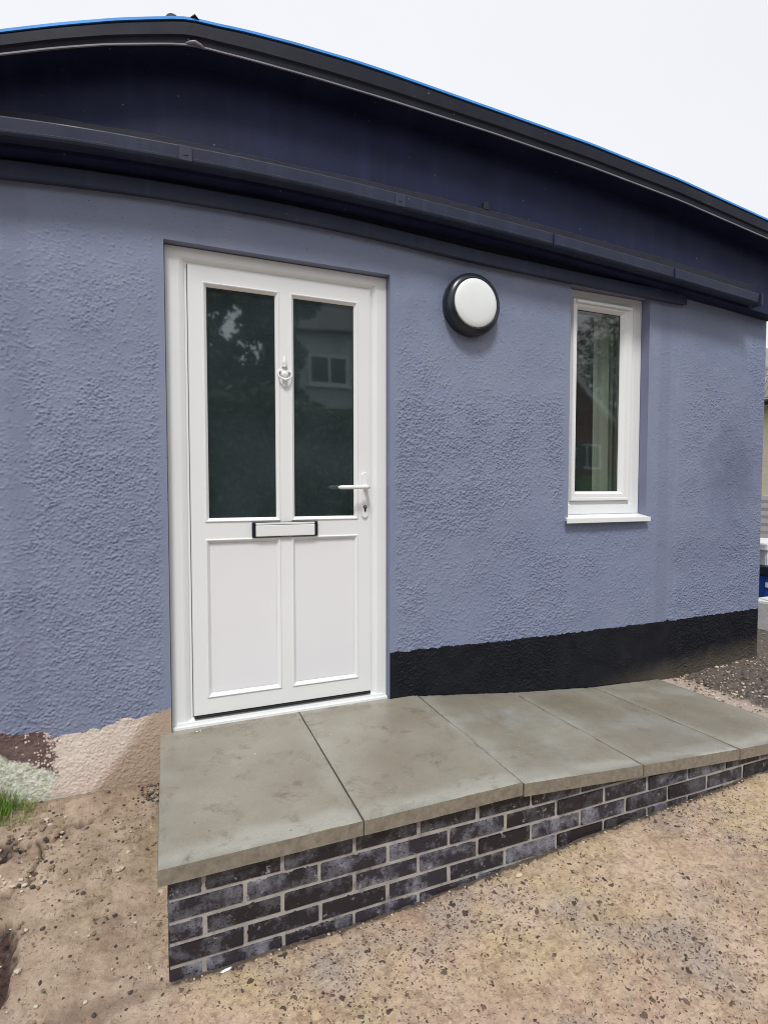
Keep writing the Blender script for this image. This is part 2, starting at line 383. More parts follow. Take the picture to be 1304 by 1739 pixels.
def m_glass(name, tint, ior=1.5, boost=1.0, rg=0.0, veil=.02):
    a = N(name); nt = a.t; nt.nodes.remove(a.p)
    out = nt.nodes['Material Output']
    fr = a.n('ShaderNodeFresnel'); gg = a.n('ShaderNodeNewGeometry'); a.set(fr.inputs[0], a.map(gg.outputs['Backfacing'], 0, 1, ior, 1/ior))
    gl = a.n('ShaderNodeBsdfGlossy'); gl.inputs['Roughness'].default_value = rg; gl.inputs[0].default_value = (1, 1, 1, 1)
    tr = a.n('ShaderNodeBsdfTransparent'); tr.inputs[0].default_value = (*tint, 1)
    ms = a.n('ShaderNodeMixShader')
    bp = a.n('ShaderNodeBump'); a.set(bp.inputs['Height'], a.noise(1.3, 2)); bp.inputs['Strength'].default_value = .05; bp.inputs['Distance'].default_value = .05
    nt.links.new(bp.outputs[0], gl.inputs['Normal'])
    a.set(ms.inputs[0], a.math('MINIMUM', a.math('MULTIPLY', fr.outputs[0], boost), 1)); nt.links.new(tr.outputs[0], ms.inputs[1]); nt.links.new(gl.outputs[0], ms.inputs[2])
    df = a.n('ShaderNodeBsdfDiffuse'); df.inputs[0].default_value = (.62, .80, .86, 1); m2 = a.n('ShaderNodeMixShader')      # film that hazes and lightens the pane, mixed into its colour
    a.set(m2.inputs[0], a.map(a.noise(2.2, 4, .6), .35, .7, veil*.6, veil*1.3))
    nt.links.new(ms.outputs[0], m2.inputs[1]); nt.links.new(df.outputs[0], m2.inputs[2])
    nt.links.new(m2.outputs[0], out.inputs[0]); return a.m
def m_leaf(name, a0, a1):
    a = N(name, .55, .4); oi = a.n('ShaderNodeNewGeometry')
    a.col(a.mix(oi.outputs['Random Per Island'], a0, a1)); return a.m

M = dict(wall=m_wall(), sp=m_smoothpaint(), plinth=m_plinth(), bare=m_bare(), upvc=m_upvc(),
         panel=m_upvc('white_door_panel', (.79, .79, .81)), slab=m_slab(), brick=m_brick(), mortar=m_mortar(), ground=m_ground(),
         clad=m_dark_board('dark_navy_cladding', (.008, .012, .038), (.016, .021, .058), .55),
         gut=m_dark_board('dark_grey_gutter_plastic', (.022, .028, .054), (.032, .039, .070), .5, .3),
         board=m_dark_board('dark_blue_grey_fascia', (.030, .038, .070), (.048, .056, .096), .5),
         verge=m_dark_board('dark_verge_trim', (.006, .007, .016), (.013, .014, .026), .5),
         silver=m_simple('light_grey_metal_trim', (.20, .19, .23), .4, .2, 6),
         blue=m_simple('blue_lens_fringe', (.04, .30, .80), .4, .25, 5), black=m_simple('black_rubber', (.012, .012, .013), .5),
         blackp=m_simple('black_gloss_plastic', (.012, .016, .024), .28, .1),
         diff=m_simple('opal_diffuser', (.80, .83, .82), .35, .02),
         eaves_shade=m_simple('eaves_shade_black', (.006, .007, .014), .9, .2, 20), felt=m_simple('roof_felt', (.012, .013, .026), .8, .3, 20, .003),
         tile=m_simple('dark_roof_tile', (.07, .07, .08), .8, .3, 9, .004),
         glassd=m_glass('dark_double_glazing', (.60, .72, .74), 1.5, 3.2, .03, .032), glassw=m_glass('clear_double_glazing', (.84, .88, .855), 1.5, 1.7, .03, .014),
         room=m_simple('dim_room_plaster', (.18, .23, .26), .9), rfloor=m_simple('room_floor', (.06, .05, .045), .8),
         curtain=m_simple('pale_green_curtain', (.36, .37, .32), .9, .06),
         steel=m_simple('brushed_steel', (.45, .45, .44), .3, .1, metal=.9))

# ---------------------------------------------------------------- ground
gxk = np.array([-200, -3, -1.2, -.6, -.3, -.07, .3, .65, .95, 1.47, 2.1, 2.5, 3.0, 3.7, 6, 12, 200.])
front = np.array([-.45, -.42, -.38, -.36, -.353, -.350, -.345, -.345, -.325, -.285, -.256, -.228, -.185, -.125, -.10, -.1, -.1])
back = np.array([-.25, -.22, -.20, -.18, -.195, -.20, -.21, -.21, -.21, -.20, -.19, -.165, -.145, -.095, -.09, -.1, -.1])
def gz(x, y):
    f = np.interp(x, gxk, front); b = np.interp(x, gxk, back)
    t = np.clip(-y/.86, 0, 1); z = b+(f-b)*t
    z = z-np.clip(-.86-y, 0, 3)*.07
    far = sstep(4, 9, np.abs(y+1))
    return z*(1-far)+far*np.where(y < 0, -.55, -.2)
def lines(a, b, st, ext): 
    core = np.linspace(a, b, int((b-a)/st)+1); g = [0.02, .06, .15, .35, .8, 1.6, 3, 5, 8, 13, 20, 40, 80, ext]
    return np.concatenate([[a-q for q in g[::-1]], core, [b+q for q in g]])
xs = lines(-.95, 3.75, .0062, 160); ys = lines(-2.05, .05, .0062, 160)
X, Y = np.meshgrid(xs, ys)
Z = gz(X, Y)
fine = sstep(-1.1, -.9, X)*(1-sstep(3.8, 4.0, X))*sstep(-2.3, -2.0, Y)*(1-sstep(.1, .2, Y))
rough = .35+.65*sstep(.4, .6, fbm(X*2.3, Y*2.3, 3, 50))
d = (fbm(X*12, Y*12, 5, 3)-.5)*.015+lumps(X*55, Y*55, .45*rough, 11)*.0042*rough+lumps(X*80, Y*80, .5*rough, 31)*.0026-lumps(X*48, Y*48, .22*rough, 91)*.005-lumps(X*30, Y*30, .10, 71)*.006
leftz = 1-sstep(-.1, .05, X)
d = d+leftz*((fbm(X*26, Y*26, 5, 90)-.5)*.010)
earth = sstep(2.92, 3.02, X+.08*Y+(fbm(X*9, Y*9, 4, 120)-.5)*.2)
d = d+earth*(lumps(X*60, Y*60, .8, 201)*.008+(fbm(X*14, Y*14, 4, 150)-.5)*.03)
Z = Z+d*fine
# broken concrete edge, cracks and a hole at the far left
def seg_d(x, y, pts):
    o = np.full_like(x, 9.)
    for (ax, ay), (bx, by) in zip(pts, pts[1:]):
        vx, vy = bx-ax, by-ay; t = np.clip(((x-ax)*vx+(y-ay)*vy)/(vx*vx+vy*vy), 0, 1)
        o = np.minimum(o, np.hypot(x-ax-t*vx, y-ay-t*vy))
    return o
wx = X+(fbm(X*28, Y*28, 5, 300)-.5)*.05; wy = Y+(fbm(X*28, Y*28, 5, 320)-.5)*.05
cr = np.minimum.reduce([seg_d(wx, wy, p) for p in (
    [(-.62, -.16), (-.53, -.20), (-.49, -.235), (-.445, -.21), (-.40, -.22)], [(-.62, -.27), (-.54, -.26), (-.49, -.235)],
    [(-.445, -.21), (-.43, -.30), (-.455, -.39), (-.52, -.42), (-.60, -.40)], [(-.40, -.22), (-.36, -.17), (-.30, -.16), (-.22, -.10)],
    [(-.16, -.30), (-.13, -.31), (-.10, -.30)])])
crk = 1-sstep(.002, .0075, cr); Z = Z-crk*.030
hole = 1-sstep(-.008, .008, np.where((Y > -.95) & (Y < -.50), wx+.462-.03*np.cos((Y+.7)*9), .2))
hole2 = 1-sstep(.0, .012, np.hypot((wx+.60)/1.6, wy+.235)-.045)
Z = Z-hole*.05-hole2*.05
soil = np.clip(np.maximum(np.maximum(hole, hole2), crk*.85)+(1-sstep(0, .035, np.abs(wy)))*leftz*.35, 0, 1)
me = grid_mesh('ground', X, Y, Z)
at = me.attributes.new('soil', 'FLOAT', 'POINT'); at.data.foreach_set('value', soil.astype(np.float32).ravel())
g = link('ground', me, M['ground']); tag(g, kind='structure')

# ---------------------------------------------------------------- house
house = empty('house', (0, 0, 0))
tag(house, 'lavender rendered house wall with white door, narrow window and dark roof edge', 'house')
H = 2.36
DX0, DX1, DZ1 = 0.0, 1.003, 2.062
WX0, WX1, WZ0, WZ1 = 2.084, 2.669, .872, 2.170
XR = 3.712
def seg(a, b, st): return np.linspace(a, b, max(2, int(round((b-a)/st))+1))[:-1]
st = .0036
xs = np.concatenate([seg(-3, -.7, .03), seg(-.7, DX0, st), seg(DX0, DX1, st), seg(DX1, WX0, st), seg(WX0, WX1, st), seg(WX1, XR, st), [XR]])
zs = np.concatenate([seg(-.45, -.24, .01), seg(-.24, WZ0, st), seg(WZ0, DZ1, st), seg(DZ1, WZ1, st), seg(WZ1, H, st), [H]])
X, Zz = np.meshgrid(xs, zs)
# trowelled (smooth) bands round the openings, rough elsewhere
def rd(x0, x1, z0, z1): return np.hypot(np.maximum(np.maximum(x0-X, X-x1), 0), np.maximum(np.maximum(z0-Zz, Zz-z1), 0))
dd_, dw_ = rd(DX0, DX1, -1, DZ1), rd(WX0, WX1, WZ0, WZ1)
band = np.minimum(sstep(.010, .05, dd_), sstep(.012, .06, dw_))
sm = fbm(X*1.6, Zz*1.6, 3, 400)
dens = .24+.34*sstep(.42, .62, sm)-.34*sstep(1.55, 2.2, Zz)+.18*(1-sstep(-.2, -.0, X))
dens = dens+.35*np.exp(-((X-1.12)/.12)**2)*sstep(2.0, 1.2, Zz)*0+.3*np.exp(-((X-1.13)/.11)**2)*(1-sstep(1.4, 1.9, Zz))
dens = dens-.75*np.exp(-((X-2.80)/.085)**2)-.25*np.exp(-((X+.53)/.05)**2)
dens = np.clip(dens*(.62+.75*sstep(.36, .64, fbm(X*8, Zz*8, 4, 430))), .10, .70)
hgt = lumps(X*122, Zz*122, dens*.8, 1)*.0050+lumps(X*185, Zz*185, dens*.8, 41)*.0028
hgt = hgt+(fbm(X*60, Zz*60, 4, 60)-.5)*.0022*(.5+dens)
hgt = hgt*band*(.35+.65*np.clip(dens*1.6, 0, 1))*(1-.12*(1-sstep(-.1, .0, X)))*(1-.35*(1-sstep(.06, .10, Zz))*(X < .5))
step = sstep(2.895, 2.915, X+.01*np.sin(Zz*9))*.004                      # coat edge right of the window
hgt = hgt+(fbm(X*2.2, Zz*2.2, 3, 500)-.5)*.010*band+(fbm(X*9, Zz*9, 3, 520)-.5)*.004*band+step*band
edge = sstep(0, .03, XR-X); hgt = hgt*edge+(1-edge)*(-.006*(1-sstep(0, .012, XR-X)))
Yw = -hgt
cx = (X[:-1, :-1]+X[1:, 1:])/2; cz = (Zz[:-1, :-1]+Zz[1:, 1:])/2
openm = ((cx > DX0) & (cx < DX1) & (cz < DZ1) & (cz > -.02)) | ((cx > WX0) & (cx < WX1) & (cz > WZ0) & (cz < WZ1))
jag = (fbm(cx*30, cz*30, 4, 610)-.5)
pl_top = .232+(cx-1.0)*.0-.012*np.sin((cx-1)/2.7*3.14)+jag*.018
is_pl = (cx > DX1) & (cz < pl_top)
bare_top = np.interp(cx, [-3, -.62, -.47, -.42, -.30, -.20, -.12, 0], [.10, .10, .082, .062, .066, .088, .094, .115])+jag*.034
is_bare = (cx < DX1) & (cz < bare_top) & ~is_pl
keep = ~openm
wall = link('wall', grid_mesh('wall', X, Yw, Zz, keep & ~is_pl & ~is_bare), M['wall'], house)
pl = link('plinth', grid_mesh('plinth', X, Yw, Zz, keep & is_pl), M['plinth'], house); pl['label'] = 'black painted band at the foot of the wall'
br = link('exposed_base', grid_mesh('exposed_base', X, Yw, Zz, keep & is_bare), M['bare'], house); br['label'] = 'unpainted cream and brown base of the wall left of the door'
# reveals, side wall and back of the house
m = MB()
m.quad([(DX1, 0, -.03), (DX1, .10, -.03), (DX1, .10, DZ1), (DX1, 0, DZ1)]); m.quad([(DX0, 0, -.03), (DX0, .10, -.03), (DX0, .10, DZ1), (DX0, 0, DZ1)])
m.quad([(DX0, 0, DZ1), (DX1, 0, DZ1), (DX1, .10, DZ1), (DX0, .10, DZ1)])
m.build('door_reveal', M['sp'], house); m = MB()
m.quad([(WX1, 0, WZ0), (WX1, .12, WZ0), (WX1, .12, WZ1), (WX1, 0, WZ1)]); m.quad([(WX0, 0, WZ0), (WX0, .12, WZ0), (WX0, .12, WZ1), (WX0, 0, WZ1)])
m.quad([(WX0, 0, WZ1), (WX1, 0, WZ1), (WX1, .12, WZ1), (WX0, .12, WZ1)]); m.quad([(WX0, 0, WZ0), (WX1, 0, WZ0), (WX1, .12, WZ0), (WX0, .12, WZ0)])
m.build('window_reveal', M['sp'], house)
m = MB()
m.quad([(XR, .006, -.5), (XR, 6, -.5), (XR, 6, 2.45), (XR, .006, 2.45)]); m.quad([(-3, 6, -.5), (XR, 6, -.5), (XR, 6, 2.45), (-3, 6, 2.45)])
m.quad([(-3, 0, -.5), (-3, 6, -.5), (-3, 6, 2.45), (-3, 0, 2.45)])
m.build('side_wall', M['wall'], house)
# rooms behind the glass
m = MB()
def roombox(x0, x1, y0, y1, z0, z1):
    m.quad([(x0, y1, z0), (x1, y1, z0), (x1, y1, z1), (x0, y1, z1)]); m.quad([(x0, y0, z0), (x0, y1, z0), (x0, y1, z1), (x0, y0, z1)])
    m.quad([(x1, y0, z0), (x1, y1, z0), (x1, y1, z1), (x1, y0, z1)]); m.quad([(x0, y0, z1), (x1, y0, z1), (x1, y1, z1), (x0, y1, z1)])
    m.quad([(x0, y0, z0), (x1, y0, z0), (x1, y1, z0), (x0, y1, z0)], 1)
    # inner leaf round the opening is closed by the frames
roombox(-.4, 1.45, .115, 3.4, 0.0, 2.3); roombox(1.5, 3.5, .125, 3.4, 0.0, 2.3)
m.build('room', [M['room'], M['rfloor']], house)

# ---- eaves
def strip(xz, fn):
    """sweep a closed profile along x; xz = [(x, z)], fn(z) -> [(y, z)]"""
    m = MB(); rings = []
    for x, z in xz: rings.append([m.b.verts.new((x, y, q)) for y, q in fn(z)])
    n = len(rings[0])
    for A, B in zip(rings, rings[1:]):
        for k in range(n): m.b.faces.new((A[k], A[(k+1) % n], B[(k+1) % n], B[k]))
    m.b.faces.new(rings[0][::-1]); m.b.faces.new(rings[-1])
    return m
def resamp(pts, n=60, x0=None, x1=None, sm=4):
    px = np.array([p[0] for p in pts]); pz = np.array([p[1] for p in pts])
    x = np.linspace(x0 if x0 is not None else px[0], x1 if x1 is not None else px[-1], n)
    z = np.interp(x, px, pz)
    for _ in range(sm): z[1:-1] = (z[:-2]+2*z[1:-1]+z[2:])/4
    return list(zip(x, z))
GB = [(-3, 1.95), (-.9, 2.225), (-.519, 2.268), (-.342, 2.284), (-.15, 2.295), (.05, 2.303), (.32, 2.311), (.66, 2.311), (.99, 2.304), (1.36, 2.292), (1.84, 2.275), (2.68, 2.228), (3.40, 2.178), (3.66, 2.158)]
gb = resamp(GB, 110, -3, 3.70); gbf = lambda x: float(np.interp(x, [p[0] for p in gb], [p[1] for p in gb]))
gf = [(x, z) for x, z in gb if x <= 3.415]
gp = lambda z: [(-.02, z+.012), (-.120, z+.002), (-.145, z+.001), (-.152, z+.008), (-.153, z+.015), (-.150, z+.018), (-.1535, z+.056), (-.1525, z+.060), (-.146, z+.060), (-.140, z+.024), (-.11, z+.018), (-.02, z+.020)]
gut = strip(gf, gp).build('gutter', M['gut'], house)
for x in (.085, .99):
    m = MB(); z = gbf(x); m.box(x-.024, x+.024, -.157, -.150, z+.002, z+.059, bev=.0025)
    m.box(x-.009, x+.009, -.1588, -.1568, z+.022, z+.038, bev=.0008); m.build('gutter_bracket', M['gut'], gut)
for x in (1.84, 2.682): m = MB(); z = gbf(x); m.box(x-.005, x+.005, -.157, -.150, z-.003, z+.061, bev=.0015); m.build('gutter_joint', M['clad'], gut)
m = MB(); z = gbf(3.41); m.box(3.408, 3.424, -.160, -.02, z-.008, z+.064, bev=.003); m.build('gutter_end_cap', M['gut'], gut)
# lower fascia board, stops short of the corner
BB = [(-3, 1.93), (-.9, 2.15), (-.55, 2.177), (-.363, 2.192), (-.163, 2.203), (.053, 2.210), (.408, 2.2165), (.70, 2.212), (.984, 2.201), (1.431, 2.178), (2.059, 2.160), (2.927, 2.148)]
bb = resamp(BB, 90)
strip(bb, lambda z: [(.0, z+.006), (-.022, z+.006), (-.030, z), (-.036, z+.004), (-.036, z+.060), (-.030, z+.066), (0, z+.066)]).build('fascia_board', M['board'], house)
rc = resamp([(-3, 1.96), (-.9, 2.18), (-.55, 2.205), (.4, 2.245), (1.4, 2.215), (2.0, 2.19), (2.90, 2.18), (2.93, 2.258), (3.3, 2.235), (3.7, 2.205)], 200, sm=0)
strip(rc, lambda z: [(.0, z), (-.012, z), (-.012, z+.22), (0, z+.22)]).build('shade_strip', M['eaves_shade'], house)  # near-black strip on the wall, painting the shade below the gutter
# dark upper face: from behind the gutter to the verge
SV = [(-3, 1.55), (-.9, 2.33), (-.502, 2.494), (-.346, 2.560), (-.18, 2.622), (.057, 2.694), (.12, 2.708), (.17, 2.708), (.35, 2.714), (.60, 2.716), (.914, 2.713), (1.436, 2.699), (2.014, 2.672), (2.634, 2.626), (3.39, 2.540), (4.1, 2.45)]
sv = resamp(SV, 160, sm=1); svf = lambda x: float(np.interp(x, [p[0] for p in sv], [p[1] for p in sv]))
m = MB(); xx = [p[0] for p in sv if p[0] <= 3.70]+[3.705]
lo = [m.b.verts.new((x, -.088, gbf(min(x, 3.7))-.01)) for x in xx]; hi = [m.b.verts.new((x, -.088, max(svf(x)+.03, gbf(min(x, 3.7))+.0))) for x in xx]
for k in range(len(xx)-1): m.b.faces.new((lo[k], lo[k+1], hi[k+1], hi[k]))
e0, e1 = lo[-1].co.z, hi[-1].co.z
m.quad([(3.705, -.088, e0), (3.705, 6, e0), (3.705, 6, e1), (3.705, -.088, e1)])
# underside of the upper face, closing to the wall
lo2 = [m.b.verts.new((x, .01, gbf(min(x, 3.7))-.01)) for x in xx]
for k in range(len(xx)-1): m.b.faces.new((lo[k], lo2[k], lo2[k+1], lo[k+1]))
m.build('cladding', M['clad'], house)
# wavy felt edge lapping into the gutter
FT = [(-3, 2.10), (-.9, 2.352), (-.528, 2.388), (-.35, 2.402), (-.153, 2.415), (.055, 2.419), (.326, 2.424), (.678, 2.427), (1.013, 2.426), (1.387, 2.419), (1.878, 2.402), (2.738, 2.362), (3.40, 2.318)]
ft = resamp(FT, 420, -3, 3.41, sm=6); ft = [(x, z+.006*(vnoise(np.array([x*5.]), np.array([0.]), 9)[0]-.5)+.004*(vnoise(np.array([x*31.]), np.array([3.]), 8)[0]-.5)) for x, z in ft]
strip(ft, lambda z: [(-.086, z-.004), (-.096, z-.006), (-.104, z-.012), (-.106, z-.10), (-.10, z-.10), (-.095, z-.022), (-.086, z-.016)]).build('felt_edge', M['felt'], house)
m = MB(); m.box(1.455, 1.485, -.106, -.088, 2.405, 2.442, bev=.004); m.build('gutter_clip', M['felt'], house)
# verge: boxed trim with a pale lower lip, blue lens fringe built as a strip on top
TP = [(-3, 1.62), (-.9, 2.39), (-.50, 2.572), (-.326, 2.648), (-.141, 2.722), (.058, 2.790), (.111, 2.806), (.163, 2.804), (.30, 2.818), (.503, 2.828), (.75, 2.832), (.914, 2.829), (1.20, 2.818), (1.53, 2.805), (2.012, 2.785), (2.63, 2.738), (3.385, 2.652), (4.1, 2.56)]
tp = resamp(TP, 160, sm=1); tpf = lambda x: float(np.interp(x, [p[0] for p in tp], [p[1] for p in tp]))
m = MB(); rings = []
for x, s in sv:
    t = tpf(x); h = t-s
    rings.append([m.b.verts.new((x, y, z)) for y, z in ((-.03, s+.010), (-.196, s+.004), (-.204, s+.010), (-.206, s+h*.30), (-.214, s+h*.36), (-.214, s+h*.80), (-.205, s+h*.86), (-.203, s+h*.97), (-.03, s+h*.97))])
for A, B in zip(rings, rings[1:]):
    for k in range(len(A)): m.b.faces.new((A[k], A[(k+1) % len(A)], B[(k+1) % len(A)], B[k])).material_index = int(k == 0)
m.b.faces.new(rings[0][::-1]); m.b.faces.new(rings[-1])
verge = m.build('verge_trim', [M['verge'], M['clad']], house)
strip(sv, lambda z: [(-.205, z-.001), (-.211, z-.001), (-.211, z+.0045), (-.205, z+.0045)]).build('drip_strip', M['silver'], verge)
strip(tp, lambda z: [(-.18, z-.003), (-.209, z-.003), (-.209, z+.0065), (-.18, z+.0065)]).build('fringe_strip', M['blue'], verge)
# clipped joint at the apex
m = MB(); s, t = svf(.12), tpf(.12)
m.tube([(.088, -.208, s+.001), (.105, -.214, s+.006), (.122, -.216, s+.010), (.140, -.214, s+.006), (.158, -.208, s+.001)], [.004, .006, .007, .006, .004], 10)
m.build('drip_joint', M['silver'], verge); m = MB()
m.tube([(.105, -.205, t+.002), (.122, -.21, t+.012), (.140, -.205, t+.002)], [.003, .007, .003], 10)
m.build('ridge_joint', [M['verge'], M['silver']], verge)
# roof covering behind the verge: tiled, with tile ends standing just proud at the right and a round ridge end
m = MB()
for (x0, s0), (x1, s1) in zip(tp, tp[1:]):
    z0, z1 = s0-.012, s1-.012
    m.quad([(x0, -.06, z0), (x1, -.06, z1), (x1, 6, z1), (x0, 6, z0)])
x = 1.9
while x < 4.05:
    z = tpf(x+.05)+.004+.014*float(sstep(2.3, 3.1, np.array(x))); lift = .006*sstep(1.9, 3.2, np.array(x))
    m.hexa([(x, -.17, z-.014), (x+.118, -.17, z-.026), (x+.118, .4, z-.026), (x, .4, z-.014), (x, -.17, z+float(lift)), (x+.118, -.17, z-.012), (x+.118, .4, z-.012), (x, .4, z+float(lift))], bev=.003)
    x += .12
m.tube([(.045, -.19, 2.790), (.045, .5, 2.790)], .026, 16); m.tube([(.055, .5, 2.78), (.055, 6, 2.78)], .03, 12)
m.build('roof', M['tile'], house)

# ---- door
YD = .043
fr = MB(); FX0, FX1, FZ1 = .0015, DX1-.002, DZ1-.003
LX0, LX1, LZ0, LZ1 = .092, .919, .037, 1.992
# outer frame: legs and head (butted), moulded inner edge
def bar(m, p0, p1, p2, p3, y0, y1): m.hexa([(p0[0], y0, p0[1]), (p1[0], y0, p1[1]), (p1[0], y1, p1[1]), (p0[0], y1, p0[1]), (p3[0], y0, p3[1]), (p2[0], y0, p2[1]), (p2[0], y1, p2[1]), (p3[0], y1, p3[1])])
m = fr
def frame3(x0, x1, z0, z1, ix0, ix1, iz0, iz1, ylist):
    """ring between an outer and an inner rectangle through given (t, y)"""
    rings = [[m.b.verts.new(q) for q in ((x0+(ix0-x0)*t, y, z0+(iz0-z0)*t), (x1+(ix1-x1)*t, y, z0+(iz0-z0)*t), (x1+(ix1-x1)*t, y, z1+(iz1-z1)*t), (x0+(ix0-x0)*t, y, z1+(iz1-z1)*t))] for t, y in ylist]
    for a, b in zip(rings, rings[1:]):
        for k in range(4): m.b.faces.new((a[k], a[(k+1) % 4], b[(k+1) % 4], b[k]))
frame3(FX0, FX1, -.012, FZ1, LX0-.003, LX1+.003, LZ0-.006, LZ1+.003, [(0, .115), (0, YD), (.03, YD-.002), (.62, YD-.002), (.70, YD+.001), (.86, YD+.010), (.90, YD+.014), (.985, YD+.014), (1, YD+.017), (1, .115)])
door_frame = m.build('door_frame', M['upvc'], house)
m = MB(); m.box(FX0+.001, FX1-.001, YD-.022, YD+.02, -.004, .0085, bev=.0015); m.box(FX0+.02, FX1-.02, YD-.010, YD+.02, .0085, .020, bev=.001)
m.build('threshold', M['upvc'], door_frame)
m = MB(); m.box(LX0+.002, LX1-.002, YD-.004, YD+.03, .0285, .036, bev=.001); m.build('weather_seal', M['black'], door_frame)
m = MB(); m.frame(LX0-.0028, LX1+.0028, .0315, LZ1+.0028, [(0, YD+.0156), (.02, YD+.0156)]); m.build('gasket', m_simple('grey_gasket', (.16, .16, .17), .6), door_frame)

yl = YD+.004
openings = [(.152, .481, .895, 1.930, 'g'), (.534, .856, .889, 1.926, 'g'), (.148, .478, .112, .818, 'p'), (.526, .853, .112, .818, 'p')]
m = MB()
# leaf face with four openings: stiles and rails as butted boxes
gx = [LX0, .150, .480, .530, .8555, LX1]; gzv = [LZ0+.003, .112, .818, .892, 1.928, LZ1]
for i in range(5):
    for j in range(5):
        if i in (1, 3) and j in (1, 3): continue
        m.quad([(gx[i], yl, gzv[j]), (gx[i+1], yl, gzv[j]), (gx[i+1], yl, gzv[j+1]), (gx[i], yl, gzv[j+1])])
m.frame(LX0, LX1, gzv[0], LZ1, [(0, yl), (0, yl+.03)])
bmesh.ops.remove_doubles(m.b, verts=m.b.verts, dist=1e-5)
for i in (1, 3):
    for j in (1, 3):
        x0, x1, z0, z1 = gx[i], gx[i+1], gzv[j], gzv[j+1]
        y0 = yl
        pr = [(0, y0), (.0012, y0-.0035), (.004, y0-.005), (.007, y0-.004), (.0165, y0+.008), (.018, y0+.012), (.018, y0+.018)] if j == 3 else [(0, y0), (.0012, y0-.0035), (.004, y0-.005), (.007, y0-.004), (.016, y0+.007), (.0185, y0+.009), (.0185, y0+.016)]
        m.frame(x0, x1, z0, z1, pr)
# fine mitre welds of the midrail
door = m.build('door', M['upvc'], house); door['label'] = 'white plastic door leaf with two glazed and two solid panels'
for i in (1, 3):
    x0, x1 = gx[i]+.016, gx[i+1]-.016
    m = MB(); m.box(x0, x1, yl+.0125, yl+.036, gzv[3]+.016, gzv[4]-.016); m.b.faces.ensure_lookup_table()
    m.build('glass_pane', M['glassd'], door)
    m = MB(); m.frame(x0, x1, gzv[3]+.016, gzv[4]-.016, [(0, yl+.0122), (.0045, yl+.0122)]); m.build('pane_gasket', M['black'], door)
    m = MB(); m.frame(x0-.001, x1+.001, gzv[1]+.0155, gzv[2]-.0155, [(.0, yl+.0125), (.0028, yl+.0128), (.0042, yl+.0100), (.012, yl+.0095), (.012, yl+.0096)])
    m.quad([(x0+.011, yl+.0095, gzv[1]+.0275), (x1-.011, yl+.0095, gzv[1]+.0275), (x1-.011, yl+.0095, gzv[2]-.0275), (x0+.011, yl+.0095, gzv[2]-.0275)])
    m.build('door_panel', M['panel'], door)
# letter plate
m = MB()
m.box(.349, .653, yl-.012, yl-.0004, .8195, .8885, 1, bev=.005)
m.box(.3655, .6365, yl-.0165, yl-.0115, .8235, .8745, 0, bev=.003); m.box(.3655, .6365, yl-.0150, yl-.0115, .8765, .8855, 0, bev=.002)
m.build('letter_plate', [M['upvc'], M['blackp']], door)
# urn-shaped knocker
m = MB(); kx = .502
m.lathe((kx, yl, 1.560), [(.018, 0), (.018, -.004), (.0165, -.010), (.011, -.015), (0, -.017)], 24)
m.box(kx-.017, kx+.017, yl-.008, yl, 1.560, 1.592, bev=.004)
m.tube([(kx, yl-.006, 1.590), (kx, yl-.007, 1.598), (kx, yl-.007, 1.604), (kx, yl-.007, 1.612), (kx, yl-.007, 1.625), (kx, yl-.006, 1.636), (kx, yl-.005, 1.645)], [.014, .007, .0085, .010, .006, .0035, .001], 16)
m.tube([(kx, yl-.006, 1.536), (kx, yl-.007, 1.523), (kx, yl-.008, 1.514), (kx, yl-.006, 1.506), (kx, yl-.006, 1.499)], [.012, .007, .004, .0065, .002], 16)
kb = m.build('knocker', M['upvc'], door)
m = MB()
m.tube([(kx-.029, yl-.010, 1.577), (kx-.0305, yl-.014, 1.560), (kx-.029, yl-.017, 1.548), (kx-.016, yl-.020, 1.538), (kx, yl-.022, 1.531), (kx+.016, yl-.020, 1.538), (kx+.029, yl-.017, 1.548), (kx+.0305, yl-.014, 1.560), (kx+.029, yl-.010, 1.577)], [.0025, .003, .0035, .0048, .0065, .0048, .0035, .003, .0025], 12)
m.box(kx-.029, kx+.029, yl-.011, yl-.002, 1.568, 1.580, bev=.003)
me = m.build('knocker_ring', M['upvc'], door)
# handle with long backplate
m = MB(); hx = .8885
n = 18
def plate(cx_, z0, z1, r, ya, yb, mi=0):
    pts = [(cx_+r*math.cos(t), z1-r+r*math.sin(t)) for t in [math.pi*k/n for k in range(n+1)]]+[(cx_+r*math.cos(t), z0+r+r*math.sin(t)) for t in [math.pi+math.pi*k/n for k in range(n+1)]]
    for q, (s, y) in enumerate(((1, ya), (.86, yb))):
        ring = [m.b.verts.new((cx_+(x-cx_)*s, y, (z0+z1)/2+(z-(z0+z1)/2)*(1-(1-s)*r*2/(z1-z0)))) for x, z in pts]
        if q: 
            for k in range(len(ring)): m.b.faces.new((prev[k], prev[(k+1) % len(ring)], ring[(k+1) % len(ring)], ring[k])).material_index = mi
            m.b.faces.new(ring).material_index = mi
        prev = ring
plate(hx, .897, 1.119, .0165, yl, yl-.009)
m.lathe((hx, yl-.009, 1.047), [(.012, 0), (.012, -.012), (.010, -.020), (.010, -.040)], 20)
m.tube([(hx, yl-.040, 1.047), (hx, yl-.052, 1.047), (hx-.012, yl-.060, 1.047), (hx-.05, yl-.062, 1.047), (hx-.10, yl-.062, 1.0465), (hx-.138, yl-.060, 1.046), (hx-.1505, yl-.057, 1.046)], [.010, .0105, .0105, .0095, .0095, .009, .004], 14)
m.build('handle', M['upvc'], door)
m = MB(); m.lathe((hx, yl-.0095, .951), [(.0085, 0), (.0085, -.003), (.0055, -.0035), (.0055, -.0025), (0, -.0025)], 20, 0)
